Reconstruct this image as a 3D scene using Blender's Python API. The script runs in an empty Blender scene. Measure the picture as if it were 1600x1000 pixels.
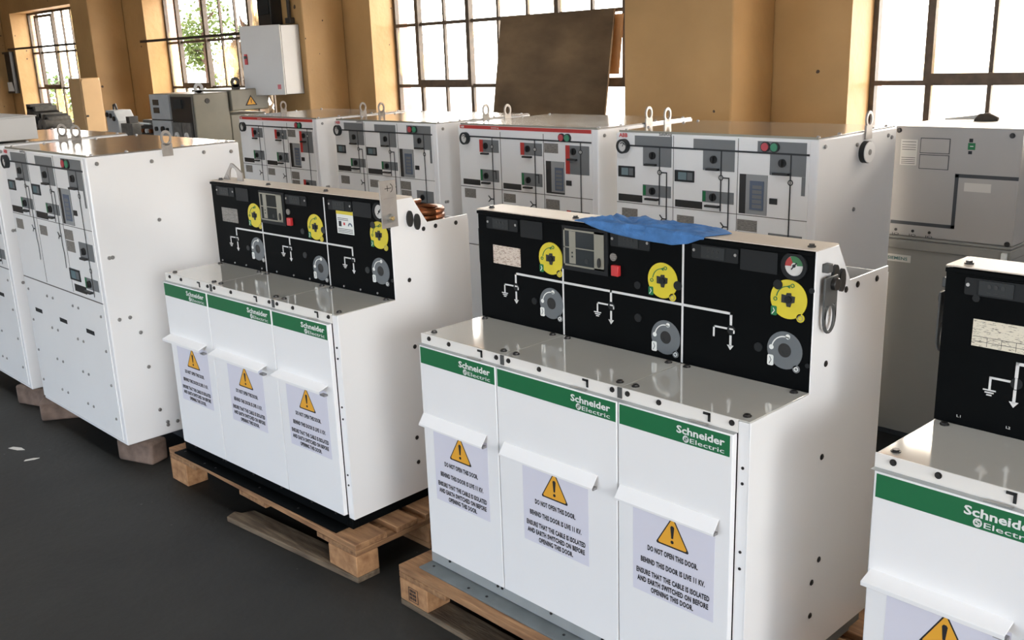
import bpy, bmesh, math, random
from mathutils import Vector, Matrix
random.seed(7)
SC = bpy.context.scene
COL = SC.collection
PI = math.pi

# ------------------------------------------------------------------ camera
R = ((0.6795339393832149, 0.7324340893744674, -0.04211804777674115),
     (0.17142868848572057, -0.21434312289932728, -0.961597228796875),
     (-0.7133343045097402, 0.6462177112923775, -0.27121364202717846))
CAMP = (2.377071979315487, -1.8948751790261127, 1.816174369023569)
cd = bpy.data.cameras.new('camera'); cam = bpy.data.objects.new('camera', cd); COL.objects.link(cam)
m = Matrix.Identity(4)
for i in range(3):
    m[i][0] = R[0][i]; m[i][1] = -R[1][i]; m[i][2] = -R[2][i]; m[i][3] = CAMP[i]
cam.matrix_world = m
cd.sensor_fit = 'HORIZONTAL'; cd.sensor_width = 36.0; cd.lens = 1549.997 / 1600 * 36
cd.shift_x = (800 - 752.132) / 1600; cd.shift_y = (514.788 - 500) / 1600
cd.clip_start = 0.05; cd.clip_end = 200
SC.camera = cam

# ------------------------------------------------------------------ materials
def newmat(name):
    mt = bpy.data.materials.new(name); mt.use_nodes = True
    nt = mt.node_tree; b = nt.nodes['Principled BSDF']
    return mt, nt, b
def s2l(c):
    return tuple(((x / 255) / 12.92 if x / 255 <= 0.04045 else ((x / 255 + 0.055) / 1.055) ** 2.4) for x in c)
def mat(name, col, rough=0.5, metal=0.0, var=0.0, scale=8.0, bump=0.0, bscale=60.0, coat=0.0, spec=0.5, stretch=None, col2=None, lo=0.35, hi=0.65, rvar=0.0):
    mt, nt, b = newmat(name)
    b.inputs['Base Color'].default_value = (*col, 1)
    b.inputs['Roughness'].default_value = rough
    b.inputs['Metallic'].default_value = metal
    b.inputs['Specular IOR Level'].default_value = spec
    if coat: b.inputs['Coat Weight'].default_value = coat; b.inputs['Coat Roughness'].default_value = 0.08
    if var or col2 or bump or rvar:
        tc = nt.nodes.new('ShaderNodeTexCoord'); mp = nt.nodes.new('ShaderNodeMapping')
        nt.links.new(tc.outputs['Object'], mp.inputs['Vector'])
        if stretch: mp.inputs['Scale'].default_value = stretch
    if var or col2 or rvar:
        n = nt.nodes.new('ShaderNodeTexNoise'); n.inputs['Scale'].default_value = scale; n.inputs['Detail'].default_value = 6
        nt.links.new(mp.outputs['Vector'], n.inputs['Vector'])
        r = nt.nodes.new('ShaderNodeValToRGB'); nt.links.new(n.outputs['Fac'], r.inputs['Fac'])
        c2 = col2 if col2 else tuple(max(0, x * (1 - var)) for x in col)
        r.color_ramp.elements[0].position = lo; r.color_ramp.elements[1].position = hi
        r.color_ramp.elements[0].color = (*c2, 1); r.color_ramp.elements[1].color = (*col, 1)
        if var or col2: nt.links.new(r.outputs['Color'], b.inputs['Base Color'])
        if rvar:
            mr = nt.nodes.new('ShaderNodeMapRange'); nt.links.new(n.outputs['Fac'], mr.inputs['Value'])
            mr.inputs['To Min'].default_value = rough - rvar; mr.inputs['To Max'].default_value = rough + rvar
            nt.links.new(mr.outputs['Result'], b.inputs['Roughness'])
    if bump:
        n2 = nt.nodes.new('ShaderNodeTexNoise'); n2.inputs['Scale'].default_value = bscale; n2.inputs['Detail'].default_value = 4
        nt.links.new(mp.outputs['Vector'], n2.inputs['Vector'])
        bp = nt.nodes.new('ShaderNodeBump'); bp.inputs['Strength'].default_value = bump; bp.inputs['Distance'].default_value = 0.01
        nt.links.new(n2.outputs['Fac'], bp.inputs['Height']); nt.links.new(bp.outputs['Normal'], b.inputs['Normal'])
    return mt
M = {}
M['white'] = mat('white_powder_coat', (0.87, 0.865, 0.85), 0.28, var=0.03, scale=3, bump=0.01, bscale=400)
M['whitegloss'] = mat('white_gloss_side', (0.87, 0.865, 0.86), 0.15, var=0.03, scale=2)
M['door'] = mat('white_door_paint', (0.87, 0.865, 0.86), 0.38, var=0.02, scale=3)
M['rail'] = mat('ivory_rail_paint', (0.84, 0.81, 0.76), 0.3, var=0.02, scale=5)
M['deck'] = mat('grey_gloss_deck', (0.64, 0.62, 0.56), 0.06, metal=0.12, var=0.04, scale=4, coat=1.0)
M['roof'] = mat('beige_roof_paint', (0.62, 0.55, 0.465), 0.42, metal=0.0, spec=0.25, var=0.05, scale=6)
M['black'] = mat('black_panel', (0.0035, 0.0042, 0.0046), 0.5, var=0.2, scale=10, spec=0.04)
M['charcoal'] = mat('charcoal_plastic', (0.012, 0.0135, 0.0145), 0.5, spec=0.2)
M['charcoal2'] = mat('grey_plastic', (0.026, 0.029, 0.030), 0.5, spec=0.25)
M['blackpl'] = mat('black_plastic', (0.01, 0.01, 0.01), 0.4)
M['green'] = mat('green_band', s2l((12, 106, 60)), 0.4, var=0.05, scale=4)
M['greentab'] = mat('green_tab', s2l((10, 110, 60)), 0.4)
M['letter'] = mat('white_lettering', (0.78, 0.80, 0.77), 0.5)
M['mimic'] = mat('white_mimic_line', (0.70, 0.70, 0.69), 0.5)
M['yellow'] = mat('yellow_disc', s2l((218, 200, 40)), 0.4, var=0.06, scale=20)
M['greydisc'] = mat('grey_disc', (0.125, 0.14, 0.15), 0.45, var=0.06, scale=30)
M['orange'] = mat('warning_orange', s2l((232, 168, 48)), 0.5)
M['ink'] = mat('black_ink', (0.01, 0.009, 0.012), 0.6)
M['paper'] = mat('lilac_white_paper', (0.72, 0.71, 0.79), 0.35, var=0.02, scale=5)
M['red'] = mat('red_plastic', s2l((196, 50, 52)), 0.4)
M['redband'] = mat('red_band', s2l((190, 52, 46)), 0.45)
M['redtxt'] = mat('red_lettering', s2l((200, 40, 44)), 0.5)
M['steel'] = mat('galvanised_steel', (0.42, 0.42, 0.40), 0.35, metal=0.8, var=0.2, scale=25)
M['zinc'] = mat('grey_green_channel', (0.20, 0.225, 0.23), 0.45, metal=0.3, var=0.2, scale=12)
M['zincshade'] = mat('pale_lip_and_rail_shade', (0.42, 0.44, 0.44), 0.4, metal=0.3, var=0.1, scale=12)  # channel lip grey, also used as painted shade on the front rail
M['bolt'] = mat('dark_bolt', (0.045, 0.042, 0.04), 0.35, metal=0.6)
M['boltl'] = mat('zinc_bolt', (0.35, 0.34, 0.33), 0.35, metal=0.7)
M['lug'] = mat('grey_steel_lug', (0.085, 0.087, 0.085), 0.5, metal=0.3, var=0.1, scale=30)
M['luglight'] = mat('plated_steel_lug', (0.42, 0.39, 0.36), 0.4, metal=0.5, var=0.1, scale=30)
M['olive'] = mat('olive_trim', (0.28, 0.27, 0.22), 0.35, metal=0.3)
M['lcdglass'] = mat('dark_window_glass', (0.03, 0.035, 0.036), 0.12)
M['nameplate'] = mat('nameplate_print', s2l((214, 200, 186)), 0.4, col2=s2l((140, 110, 92)), scale=9, stretch=(14, 1, 60), lo=0.35, hi=0.5)
M['nameplateD'] = mat('nameplate_table', s2l((222, 214, 194)), 0.4, col2=s2l((120, 112, 100)), scale=9, stretch=(14, 1, 60), lo=0.33, hi=0.45)
M['mgrey'] = mat('mimic_grey', (0.175, 0.185, 0.19), 0.4, var=0.04, scale=15)
M['mdark'] = mat('slot_dark', (0.02, 0.02, 0.02), 0.4)
M['label'] = mat('small_grey_label', (0.27, 0.25, 0.225), 0.45, col2=(0.15, 0.14, 0.125), scale=10, stretch=(6, 1, 40), lo=0.4, hi=0.6)
M['lcd'] = mat('lcd_teal', (0.16, 0.23, 0.25), 0.2)
M['relaybox'] = mat('relay_recess', (0.30, 0.31, 0.31), 0.4)
M['relayblue'] = mat('relay_blue_grey', (0.10, 0.13, 0.19), 0.4)
M['gapline'] = mat('panel_gap', (0.10, 0.09, 0.08), 0.6)
M['busline'] = mat('mimic_black_line', (0.02, 0.022, 0.025), 0.5)
M['topmetal'] = mat('reflective_top_plate', (0.56, 0.54, 0.51), 0.16, metal=0.75, var=0.06, scale=5, rvar=0.04)
M['btnred'] = mat('push_button_red', s2l((190, 70, 80)), 0.35)
M['btngreen'] = mat('push_button_green', s2l((60, 140, 105)), 0.35)
M['dial'] = mat('dial_face', (0.66, 0.65, 0.62), 0.3)
M['dialgreen'] = mat('dial_green', s2l((40, 110, 60)), 0.4)
M['dialred'] = mat('dial_red', s2l((170, 50, 45)), 0.4)
M['wood'] = mat('pallet_wood', s2l((176, 134, 94)), 0.8, col2=s2l((120, 84, 56)), scale=5, stretch=(1.2, 9, 9), bump=0.25, bscale=18, lo=0.3, hi=0.7)
M['woodt'] = mat('pallet_wood_cross', s2l((166, 126, 88)), 0.8, col2=s2l((110, 76, 50)), scale=5, stretch=(9, 1.2, 9), bump=0.25, bscale=18, lo=0.3, hi=0.7)
M['woodend'] = mat('pallet_block', s2l((186, 142, 100)), 0.85, col2=s2l((140, 98, 64)), scale=9, stretch=(3, 3, 3), bump=0.25, bscale=30, lo=0.3, hi=0.7)
M['woodgrey'] = mat('weathered_board', s2l((120, 104, 84)), 0.85, col2=s2l((84, 70, 56)), scale=6, stretch=(1.2, 9, 9), bump=0.2, bscale=20)
M['stone'] = mat('brick_brown', s2l((128, 108, 96)), 0.9, col2=s2l((96, 80, 70)), scale=14, bump=0.4, bscale=50)
M['cloth'] = mat('blue_cloth', s2l((72, 124, 184)), 0.8, var=0.3, scale=30, bump=0.3, bscale=90)
M['copper'] = mat('copper_bars', s2l((150, 92, 58)), 0.3, metal=0.8, var=0.35, scale=18)
M['brass'] = mat('brass', (0.8, 0.6, 0.3), 0.25, metal=1.0)
M['silgrey'] = mat('warm_grey_cabinet', (0.42, 0.40, 0.375), 0.42, var=0.05, scale=3)
M['silgrey2'] = mat('grey_base_cabinet', (0.27, 0.26, 0.235), 0.42, var=0.06, scale=3)
M['sildark'] = mat('dark_grey_line', (0.05, 0.055, 0.06), 0.45)
M['plate'] = mat('pale_name_plate', (0.62, 0.60, 0.55), 0.4)
M['teal'] = mat('teal_lettering', (0.05, 0.15, 0.14), 0.5)
M['beige'] = mat('beige_locker', s2l((186, 152, 108)), 0.5, var=0.08, scale=4)
M['tank'] = mat('olive_grey_tank', (0.20, 0.185, 0.14), 0.35, var=0.15, scale=4)
M['unitgrey'] = mat('pale_grey_unit', (0.36, 0.37, 0.37), 0.5, var=0.1, scale=10)
M['machine'] = mat('dark_machine', (0.035, 0.033, 0.03), 0.55, var=0.4, scale=20)
M['machine2'] = mat('worn_grey_machine', (0.14, 0.13, 0.115), 0.6, var=0.4, scale=20)
M['encl'] = mat('light_grey_enclosure', (0.60, 0.59, 0.57), 0.35, var=0.03, scale=4)
M['pipe'] = mat('rusty_pipe', (0.03, 0.022, 0.016), 0.6, var=0.3, scale=20)
M['ply'] = mat('weathered_plywood', s2l((118, 98, 72)), 0.85, col2=s2l((72, 57, 40)), scale=2.2, stretch=(1, 1, 2.2), bump=0.1, bscale=30, lo=0.3, hi=0.75)
M['card'] = mat('brown_cardboard', s2l((196, 150, 104)), 0.85, var=0.1, scale=10)
M['frame'] = mat('dark_window_steel', (0.085, 0.06, 0.04), 0.55, var=0.35, scale=20, bump=0.15, bscale=60)
M['leaf'] = mat('green_leaf', (0.10, 0.17, 0.03), 0.6, var=0.3, scale=6)
M['dryleaf'] = mat('dry_frond', (0.10, 0.075, 0.045), 0.8, var=0.4, scale=8)
M['bark'] = mat('bark', (0.10, 0.075, 0.055), 0.9, var=0.3, scale=15)
M['ceil'] = mat('ceiling_boards', (0.30, 0.26, 0.21), 0.9, var=0.1, scale=2)
M['ground'] = mat('pale_yard_ground', (0.72, 0.69, 0.64), 0.95, var=0.15, scale=0.7)

def wall_material():
    mt, nt, b = newmat('ochre_plaster')
    tc = nt.nodes.new('ShaderNodeTexCoord')
    n = nt.nodes.new('ShaderNodeTexNoise'); n.inputs['Scale'].default_value = 1.6; n.inputs['Detail'].default_value = 8
    r = nt.nodes.new('ShaderNodeValToRGB')
    r.color_ramp.elements[0].position = 0.3; r.color_ramp.elements[0].color = (*s2l((160, 125, 78)), 1)
    r.color_ramp.elements[1].position = 0.7; r.color_ramp.elements[1].color = (*s2l((180, 144, 94)), 1)
    v = nt.nodes.new('ShaderNodeTexVoronoi'); v.inputs['Scale'].default_value = 7.5
    n3 = nt.nodes.new('ShaderNodeTexNoise'); n3.inputs['Scale'].default_value = 30
    ad = nt.nodes.new('ShaderNodeMath'); ad.operation = 'MULTIPLY_ADD'; ad.inputs[1].default_value = 0.10
    nt.links.new(n3.outputs['Fac'], ad.inputs[0]); nt.links.new(v.outputs['Distance'], ad.inputs[2])
    # only some chips: compare with the random colour of the cell
    sep = nt.nodes.new('ShaderNodeSeparateColor'); nt.links.new(v.outputs['Color'], sep.inputs['Color'])
    th = nt.nodes.new('ShaderNodeMapRange'); nt.links.new(sep.outputs['Red'], th.inputs['Value'])
    th.inputs['From Min'].default_value = 0.62; th.inputs['From Max'].default_value = 1.0
    th.inputs['To Min'].default_value = 0.0; th.inputs['To Max'].default_value = 0.21
    lt = nt.nodes.new('ShaderNodeMath'); lt.operation = 'LESS_THAN'
    nt.links.new(ad.outputs['Value'], lt.inputs[0]); nt.links.new(th.outputs['Result'], lt.inputs[1])
    mx = nt.nodes.new('ShaderNodeMix'); mx.data_type = 'RGBA'
    mx.inputs['B'].default_value = (*s2l((70, 52, 36)), 1)
    for s in (n, v, n3): nt.links.new(tc.outputs['Object'], s.inputs['Vector'])
    nt.links.new(n.outputs['Fac'], r.inputs['Fac']); nt.links.new(r.outputs['Color'], mx.inputs['A']); nt.links.new(lt.outputs['Value'], mx.inputs['Factor'])
    nt.links.new(mx.outputs['Result'], b.inputs['Base Color'])
    b.inputs['Roughness'].default_value = 0.55
    bp = nt.nodes.new('ShaderNodeBump'); bp.inputs['Strength'].default_value = 0.25; bp.inputs['Distance'].default_value = 0.02
    n4 = nt.nodes.new('ShaderNodeTexNoise'); n4.inputs['Scale'].default_value = 12; nt.links.new(tc.outputs['Object'], n4.inputs['Vector'])
    nt.links.new(n4.outputs['Fac'], bp.inputs['Height']); nt.links.new(bp.outputs['Normal'], b.inputs['Normal'])
    return mt
M['wall'] = wall_material()
def brick_material():
    mt, nt, b = newmat('red_brick')
    tc = nt.nodes.new('ShaderNodeTexCoord'); mp = nt.nodes.new('ShaderNodeMapping')
    mp.inputs['Rotation'].default_value = (PI / 2, 0, 0)
    sx = nt.nodes.new('ShaderNodeSeparateXYZ'); cx = nt.nodes.new('ShaderNodeCombineXYZ'); ad = nt.nodes.new('ShaderNodeMath')
    nt.links.new(tc.outputs['Object'], sx.inputs[0]); nt.links.new(sx.outputs['X'], ad.inputs[0]); nt.links.new(sx.outputs['Y'], ad.inputs[1])
    nt.links.new(ad.outputs[0], cx.inputs['X']); nt.links.new(sx.outputs['Z'], cx.inputs['Y'])
    br = nt.nodes.new('ShaderNodeTexBrick'); br.inputs['Scale'].default_value = 4.4
    br.inputs['Color1'].default_value = (0.55, 0.27, 0.22, 1); br.inputs['Color2'].default_value = (0.60, 0.34, 0.28, 1)
    br.inputs['Mortar'].default_value = (0.62, 0.52, 0.46, 1); br.inputs['Mortar Size'].default_value = 0.015
    nt.links.new(cx.outputs[0], br.inputs['Vector']); nt.links.new(br.outputs['Color'], b.inputs['Base Color'])
    b.inputs['Roughness'].default_value = 0.9
    return mt
M['brick'] = brick_material()
def floor_material():
    mt, nt, b = newmat('dark_concrete')
    tc = nt.nodes.new('ShaderNodeTexCoord')
    n = nt.nodes.new('ShaderNodeTexNoise'); n.inputs['Scale'].default_value = 1.3; n.inputs['Detail'].default_value = 9; n.inputs['Roughness'].default_value = 0.6
    r = nt.nodes.new('ShaderNodeValToRGB')
    r.color_ramp.elements[0].position = 0.32; r.color_ramp.elements[0].color = (0.013, 0.013, 0.012, 1)
    r.color_ramp.elements[1].position = 0.72; r.color_ramp.elements[1].color = (0.030, 0.030, 0.027, 1)
    n2 = nt.nodes.new('ShaderNodeTexNoise'); n2.inputs['Scale'].default_value = 26; n2.inputs['Detail'].default_value = 3
    r2 = nt.nodes.new('ShaderNodeValToRGB'); r2.color_ramp.elements[0].position = 0.735; r2.color_ramp.elements[1].position = 0.76
    r2.color_ramp.elements[0].color = (0, 0, 0, 1); r2.color_ramp.elements[1].color = (1, 1, 1, 1)
    mx = nt.nodes.new('ShaderNodeMix'); mx.data_type = 'RGBA'; mx.inputs['B'].default_value = (0.08, 0.077, 0.07, 1)
    for s in (n, n2): nt.links.new(tc.outputs['Object'], s.inputs['Vector'])
    nt.links.new(n.outputs['Fac'], r.inputs['Fac']); nt.links.new(n2.outputs['Fac'], r2.inputs['Fac'])
    nt.links.new(r.outputs['Color'], mx.inputs['A']); nt.links.new(r2.outputs['Color'], mx.inputs['Factor'])
    nt.links.new(mx.outputs['Result'], b.inputs['Base Color'])
    b.inputs['Roughness'].default_value = 0.62; b.inputs['Specular IOR Level'].default_value = 0.35
    bp = nt.nodes.new('ShaderNodeBump'); bp.inputs['Strength'].default_value = 0.15; bp.inputs['Distance'].default_value = 0.01
    nt.links.new(n2.outputs['Fac'], bp.inputs['Height']); nt.links.new(bp.outputs['Normal'], b.inputs['Normal'])
    return mt
M['floor'] = floor_material()
def glass_material():
    mt = bpy.data.materials.new('dusty_glass'); mt.use_nodes = True; nt = mt.node_tree; nt.nodes.clear()
    out = nt.nodes.new('ShaderNodeOutputMaterial')
    tr = nt.nodes.new('ShaderNodeBsdfTransparent'); gl = nt.nodes.new('ShaderNodeBsdfGlossy'); gl.inputs['Roughness'].default_value = 0.05
    df = nt.nodes.new('ShaderNodeBsdfTranslucent'); df.inputs['Color'].default_value = (0.75, 0.55, 0.25, 1)
    m1 = nt.nodes.new('ShaderNodeMixShader'); m2 = nt.nodes.new('ShaderNodeMixShader')
    tc = nt.nodes.new('ShaderNodeTexCoord'); n = nt.nodes.new('ShaderNodeTexNoise'); n.inputs['Scale'].default_value = 1.7; n.inputs['Detail'].default_value = 8
    nt.links.new(tc.outputs['Object'], n.inputs['Vector'])
    r = nt.nodes.new('ShaderNodeMapRange'); r.inputs['From Min'].default_value = 0.5; r.inputs['From Max'].default_value = 0.78
    r.inputs['To Min'].default_value = 0.0; r.inputs['To Max'].default_value = 0.55
    nt.links.new(n.outputs['Fac'], r.inputs['Value'])
    nt.links.new(r.outputs['Result'], m1.inputs['Fac']); nt.links.new(tr.outputs[0], m1.inputs[1]); nt.links.new(df.outputs[0], m1.inputs[2])
    m2.inputs['Fac'].default_value = 0.05; nt.links.new(m1.outputs[0], m2.inputs[1]); nt.links.new(gl.outputs[0], m2.inputs[2])
    nt.links.new(m2.outputs[0], out.inputs['Surface'])
    return mt
M['glass'] = glass_material()

# ------------------------------------------------------------------ mesh builder
TXT = {}
def text_mesh(s, bold):
    k = (s, bold)
    if k not in TXT:
        cu = bpy.data.curves.new('t', 'FONT'); cu.body = s; cu.resolution_u = 2; cu.offset = bold; cu.size = 1.0; cu.space_character = 1.0 + (0.08 if bold > 0.04 else 0)
        o = bpy.data.objects.new('t', cu); COL.objects.link(o)
        dg = bpy.context.evaluated_depsgraph_get(); dg.update()
        me = bpy.data.meshes.new_from_object(o.evaluated_get(dg))
        vs = [tuple(v.co) for v in me.vertices]; fs = [tuple(p.vertices) for p in me.polygons]
        bpy.data.objects.remove(o); bpy.data.curves.remove(cu); bpy.data.meshes.remove(me)
        x0 = min(v[0] for v in vs); x1 = max(v[0] for v in vs)
        TXT[k] = ([((v[0] - x0) / (x1 - x0), v[1] / 0.73) for v in vs], fs)
    return TXT[k]

class MB:
    def __init__(self): self.v = []; self.f = []; self.mi = []; self.mats = []
    def m(self, name):
        if name not in self.mats: self.mats.append(name)
        return self.mats.index(name)
    def add(self, vs, fs, mt):
        o = len(self.v); i = self.m(mt); self.v += vs
        for f in fs: self.f.append(tuple(a + o for a in f)); self.mi.append(i)
        return self
    def box(self, x0, x1, y0, y1, z0, z1, mt):
        vs = [(x, y, z) for z in (z0, z1) for y in (y0, y1) for x in (x0, x1)]
        return self.add(vs, [(0, 2, 3, 1), (4, 5, 7, 6), (0, 1, 5, 4), (2, 6, 7, 3), (0, 4, 6, 2), (1, 3, 7, 5)], mt)
    def prism(self, poly, a0, a1, mt, axis='y'):
        n = len(poly)
        def P(p, a):
            return {'y': (p[0], a, p[1]), 'x': (a, p[0], p[1]), 'z': (p[0], p[1], a)}[axis]
        vs = [P(p, a0) for p in poly] + [P(p, a1) for p in poly]
        fs = [tuple(range(n)), tuple(range(2 * n - 1, n - 1, -1))] + [(i, i + n, (i + 1) % n + n, (i + 1) % n) for i in range(n)]
        return self.add(vs, fs, mt)
    def ring(self, c, r0, r1, a0, a1, mt, axis='y', n=24, sx=1.0, sz=1.0, t0=0.0, t1=2 * PI):
        full = abs(t1 - t0 - 2 * PI) < 1e-6
        k = n if full else n + 1
        vs = []
        for i in range(k):
            t = t0 + (t1 - t0) * i / n
            for r in (r0, r1):
                for a in (a0, a1):
                    p = (c[0] + r * sx * math.cos(t), c[1] + r * sz * math.sin(t))
                    vs.append({'y': (p[0], a, p[1]), 'x': (a, p[0], p[1]), 'z': (p[0], p[1], a)}[axis])
        fs = []
        for i in range(n):
            j = (i + 1) % k; b = i * 4; d = j * 4
            fs += [(b, b + 1, d + 1, d), (b + 2, d + 2, d + 3, b + 3), (b, d, d + 2, b + 2), (b + 1, b + 3, d + 3, d + 1)]
        if not full: fs += [(0, 2, 3, 1), ((k - 1) * 4, (k - 1) * 4 + 1, (k - 1) * 4 + 3, (k - 1) * 4 + 2)]
        return self.add(vs, fs, mt)
    def cyl(self, c, r, a0, a1, mt, axis='y', n=20, r2=None):
        if r2 is None: r2 = r
        vs = []
        for (a, rr) in ((a0, r), (a1, r2)):
            for i in range(n):
                t = 2 * PI * i / n; p = (c[0] + rr * math.cos(t), c[1] + rr * math.sin(t))
                vs.append({'y': (p[0], a, p[1]), 'x': (a, p[0], p[1]), 'z': (p[0], p[1], a)}[axis])
        fs = [tuple(range(n)), tuple(range(2 * n - 1, n - 1, -1))] + [(i, i + n, (i + 1) % n + n, (i + 1) % n) for i in range(n)]
        return self.add(vs, fs, mt)
    def tube(self, pts, r, mt, n=8):
        pts = [Vector(p) for p in pts]; vs = []; L = len(pts)
        rr = r if isinstance(r, (list, tuple)) else [r] * L
        up = Vector((0.13, 0.31, 0.94)).normalized()
        for i, p in enumerate(pts):
            d = (pts[min(i + 1, L - 1)] - pts[max(i - 1, 0)]).normalized()
            s = d.cross(up)
            if s.length < 1e-3: s = d.cross(Vector((1, 0, 0)))
            s.normalize(); u = s.cross(d)
            for k in range(n):
                t = 2 * PI * k / n; vs.append(tuple(p + (s * math.cos(t) + u * math.sin(t)) * rr[i]))
        fs = [(i * n + k, i * n + (k + 1) % n, (i + 1) * n + (k + 1) % n, (i + 1) * n + k) for i in range(L - 1) for k in range(n)]
        fs += [tuple(range(n)), tuple(range(L * n - 1, (L - 1) * n - 1, -1))]
        return self.add(vs, fs, mt)
    # art on a plane facing -Y: surface at y, raised by t
    def rect(self, x0, x1, z0, z1, y, t, mt): return self.box(x0, x1, y - t, y, z0, z1, mt)
    def rrect(self, x0, x1, z0, z1, y, t, mt, r=0.006):
        pts = []
        for (cx, cz, a) in ((x1 - r, z1 - r, 0), (x0 + r, z1 - r, 90), (x0 + r, z0 + r, 180), (x1 - r, z0 + r, 270)):
            for k in range(4):
                q = math.radians(a + 30 * k); pts.append((cx + r * math.cos(q), cz + r * math.sin(q)))
        return self.prism(pts, y - t, y, mt)
    def line(self, pts, w, y, t, mt):
        for (a, b) in zip(pts[:-1], pts[1:]):
            d = Vector((b[0] - a[0], b[1] - a[1])); L = d.length
            if L < 1e-6: continue
            d /= L; n = Vector((-d[1], d[0])) * w / 2; e = d * w / 2
            q = [(a[0] - e[0] + n[0], a[1] - e[1] + n[1]), (b[0] + e[0] + n[0], b[1] + e[1] + n[1]), (b[0] + e[0] - n[0], b[1] + e[1] - n[1]), (a[0] - e[0] - n[0], a[1] - e[1] - n[1])]
            self.prism(q, y - t, y, mt)
        return self
    def arc(self, c, r, w, a0, a1, y, t, mt, n=12):
        return self.ring(c, r - w / 2, r + w / 2, y - t, y, mt, 'y', n, t0=math.radians(a0), t1=math.radians(a1))
    def tri(self, pts, y, t, mt): return self.prism(pts, y - t, y, mt)
    def text(self, s, x0, x1, z, h, y, mt, bold=0.0):
        vs, fs = text_mesh(s, bold)
        return self.add([(x0 + v[0] * (x1 - x0), y, z + v[1] * h) for v in vs], [f for f in fs], mt)
    def build(self, name, parent=None, bevel=0.0, smooth=True, seg=2, flip_text=False):
        me = bpy.data.meshes.new(name); me.from_pydata(self.v, [], self.f)
        for k in self.mats: me.materials.append(M[k])
        me.polygons.foreach_set('material_index', self.mi)
        bm = bmesh.new(); bm.from_mesh(me); bmesh.ops.recalc_face_normals(bm, faces=bm.faces); bm.to_mesh(me); bm.free()
        if smooth:
            me.polygons.foreach_set('use_smooth', [True] * len(me.polygons)); me.set_sharp_from_angle(angle=math.radians(35))
        me.update()
        o = bpy.data.objects.new(name, me); COL.objects.link(o)
        if parent: o.parent = parent
        if bevel:
            b = o.modifiers.new('Bevel', 'BEVEL'); b.width = bevel; b.segments = seg; b.limit_method = 'ANGLE'; b.angle_limit = math.radians(40)
        return o
def thing(name, label, cat, loc=(0, 0, 0), rz=0.0, group=None):
    o = bpy.data.objects.new(name, None); COL.objects.link(o); o.location = loc; o.rotation_euler = (0, 0, rz); o.empty_display_size = 0.1
    return tag(o, label, cat, group)
def tag(o, label, cat, group=None):
    o['label'] = label; o['category'] = cat
    if group: o['group'] = group
    return o
def struct(o): o['kind'] = 'structure'; return o
SHARED = {}
def bolt(parent, p, axis='y', r=0.007, h=0.004, mt='bolt', name='bolt'):
    k = (axis, r, h, mt)
    if k not in SHARED:
        mb = MB(); mb.cyl((0, 0), r, 0, h * 0.4, mt, axis, 12); mb.cyl((0, 0), r * 0.75, h * 0.4, h, mt, axis, 6)
        ob = mb.build('bolt'); SHARED[k] = ob.data; bpy.data.objects.remove(ob)
    o = bpy.data.objects.new(name, SHARED[k]); COL.objects.link(o); o.parent = parent; o.location = p
    return o

# ------------------------------------------------------------------ the setting
WX = [(-14.02, -11.02), (-9.44, -6.44), (-4.96, -1.96), (-0.48, 2.52)]   # window openings
YW, YG, YO = 3.60, 3.86, 4.01
ZS, ZH = 1.0, 2.64
SK = ((-0.6, -0.1),)     # unseen gap in the ceiling, added for fill light from above
X0, X1, Y0, ZC = -16.5, 5.6, -5.6, 4.6
def back_wall():
    mb = MB()
    def seg(x0, x1, z0, z1):
        mb.box(x0, x1, YW, YG + 0.05, z0, z1, 'wall'); mb.box(x0, x1, YG + 0.0501, YO, z0, z1, 'brick')
    seg(X0, X1, 0, ZS); seg(X0, X1, ZH, ZC)
    xs = [X0] + [a for w in WX for a in w] + [X1]
    for i in range(0, len(xs), 2): seg(xs[i], xs[i + 1], ZS, ZH)
    return struct(mb.build('wall_back', smooth=False))
back_wall()
for i, (a, b) in enumerate(((-14.95, -14.42), (-10.52, -9.99), (-5.93, -5.36), (-1.756, -0.965))):
    mb = MB(); mb.box(a, b, 3.16, YW - 0.0005, 0, ZC, 'wall'); struct(mb.build('trim_%d' % (i + 1), bevel=0.012))
mb = MB(); mb.box(X0, X1, Y0, YO, -0.15, 0, 'floor'); struct(mb.build('floor', smooth=False))
mb = MB(); [mb.box(X0, X1, a, b, ZC, ZC + 0.15, 'ceil') for a, b in ((Y0, SK[0][0]), (SK[0][1], YO))]; struct(mb.build('ceiling', smooth=False))
mb = MB(); mb.box(X0 - 0.25, X0, Y0, YO, 0, ZC, 'wall'); struct(mb.build('wall_left', smooth=False))
# right wall with a wide doorway
DR = (-4.2, -0.7, 3.0)
mb = MB()
mb.box(X1, X1 + 0.3, Y0, DR[0], 0, ZC, 'wall'); mb.box(X1, X1 + 0.3, DR[1], YO, 0, ZC, 'wall'); mb.box(X1, X1 + 0.3, DR[0], DR[1], DR[2], ZC, 'wall')
struct(mb.build('wall_right', smooth=False))
# front wall (behind the camera) with two unseen openings, added to light the cabinet fronts
DF = ((-8.2, -4.6), (-2.2, 2.2)); DFZ = 2.25
mb = MB()
xs = [X0, DF[0][0], DF[0][1], DF[1][0], DF[1][1], X1]
for i in (0, 2, 4): mb.box(xs[i], xs[i + 1], Y0 - 0.3, Y0, 0, ZC, 'wall')
for d in DF: mb.box(d[0], d[1], Y0 - 0.3, Y0, DFZ, ZC, 'wall')
struct(mb.build('wall_front', smooth=False))
mb = MB(); mb.box(-60, 60, -60, 60, -0.35, -0.16, 'ground'); struct(mb.build('ground', smooth=False))

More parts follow.
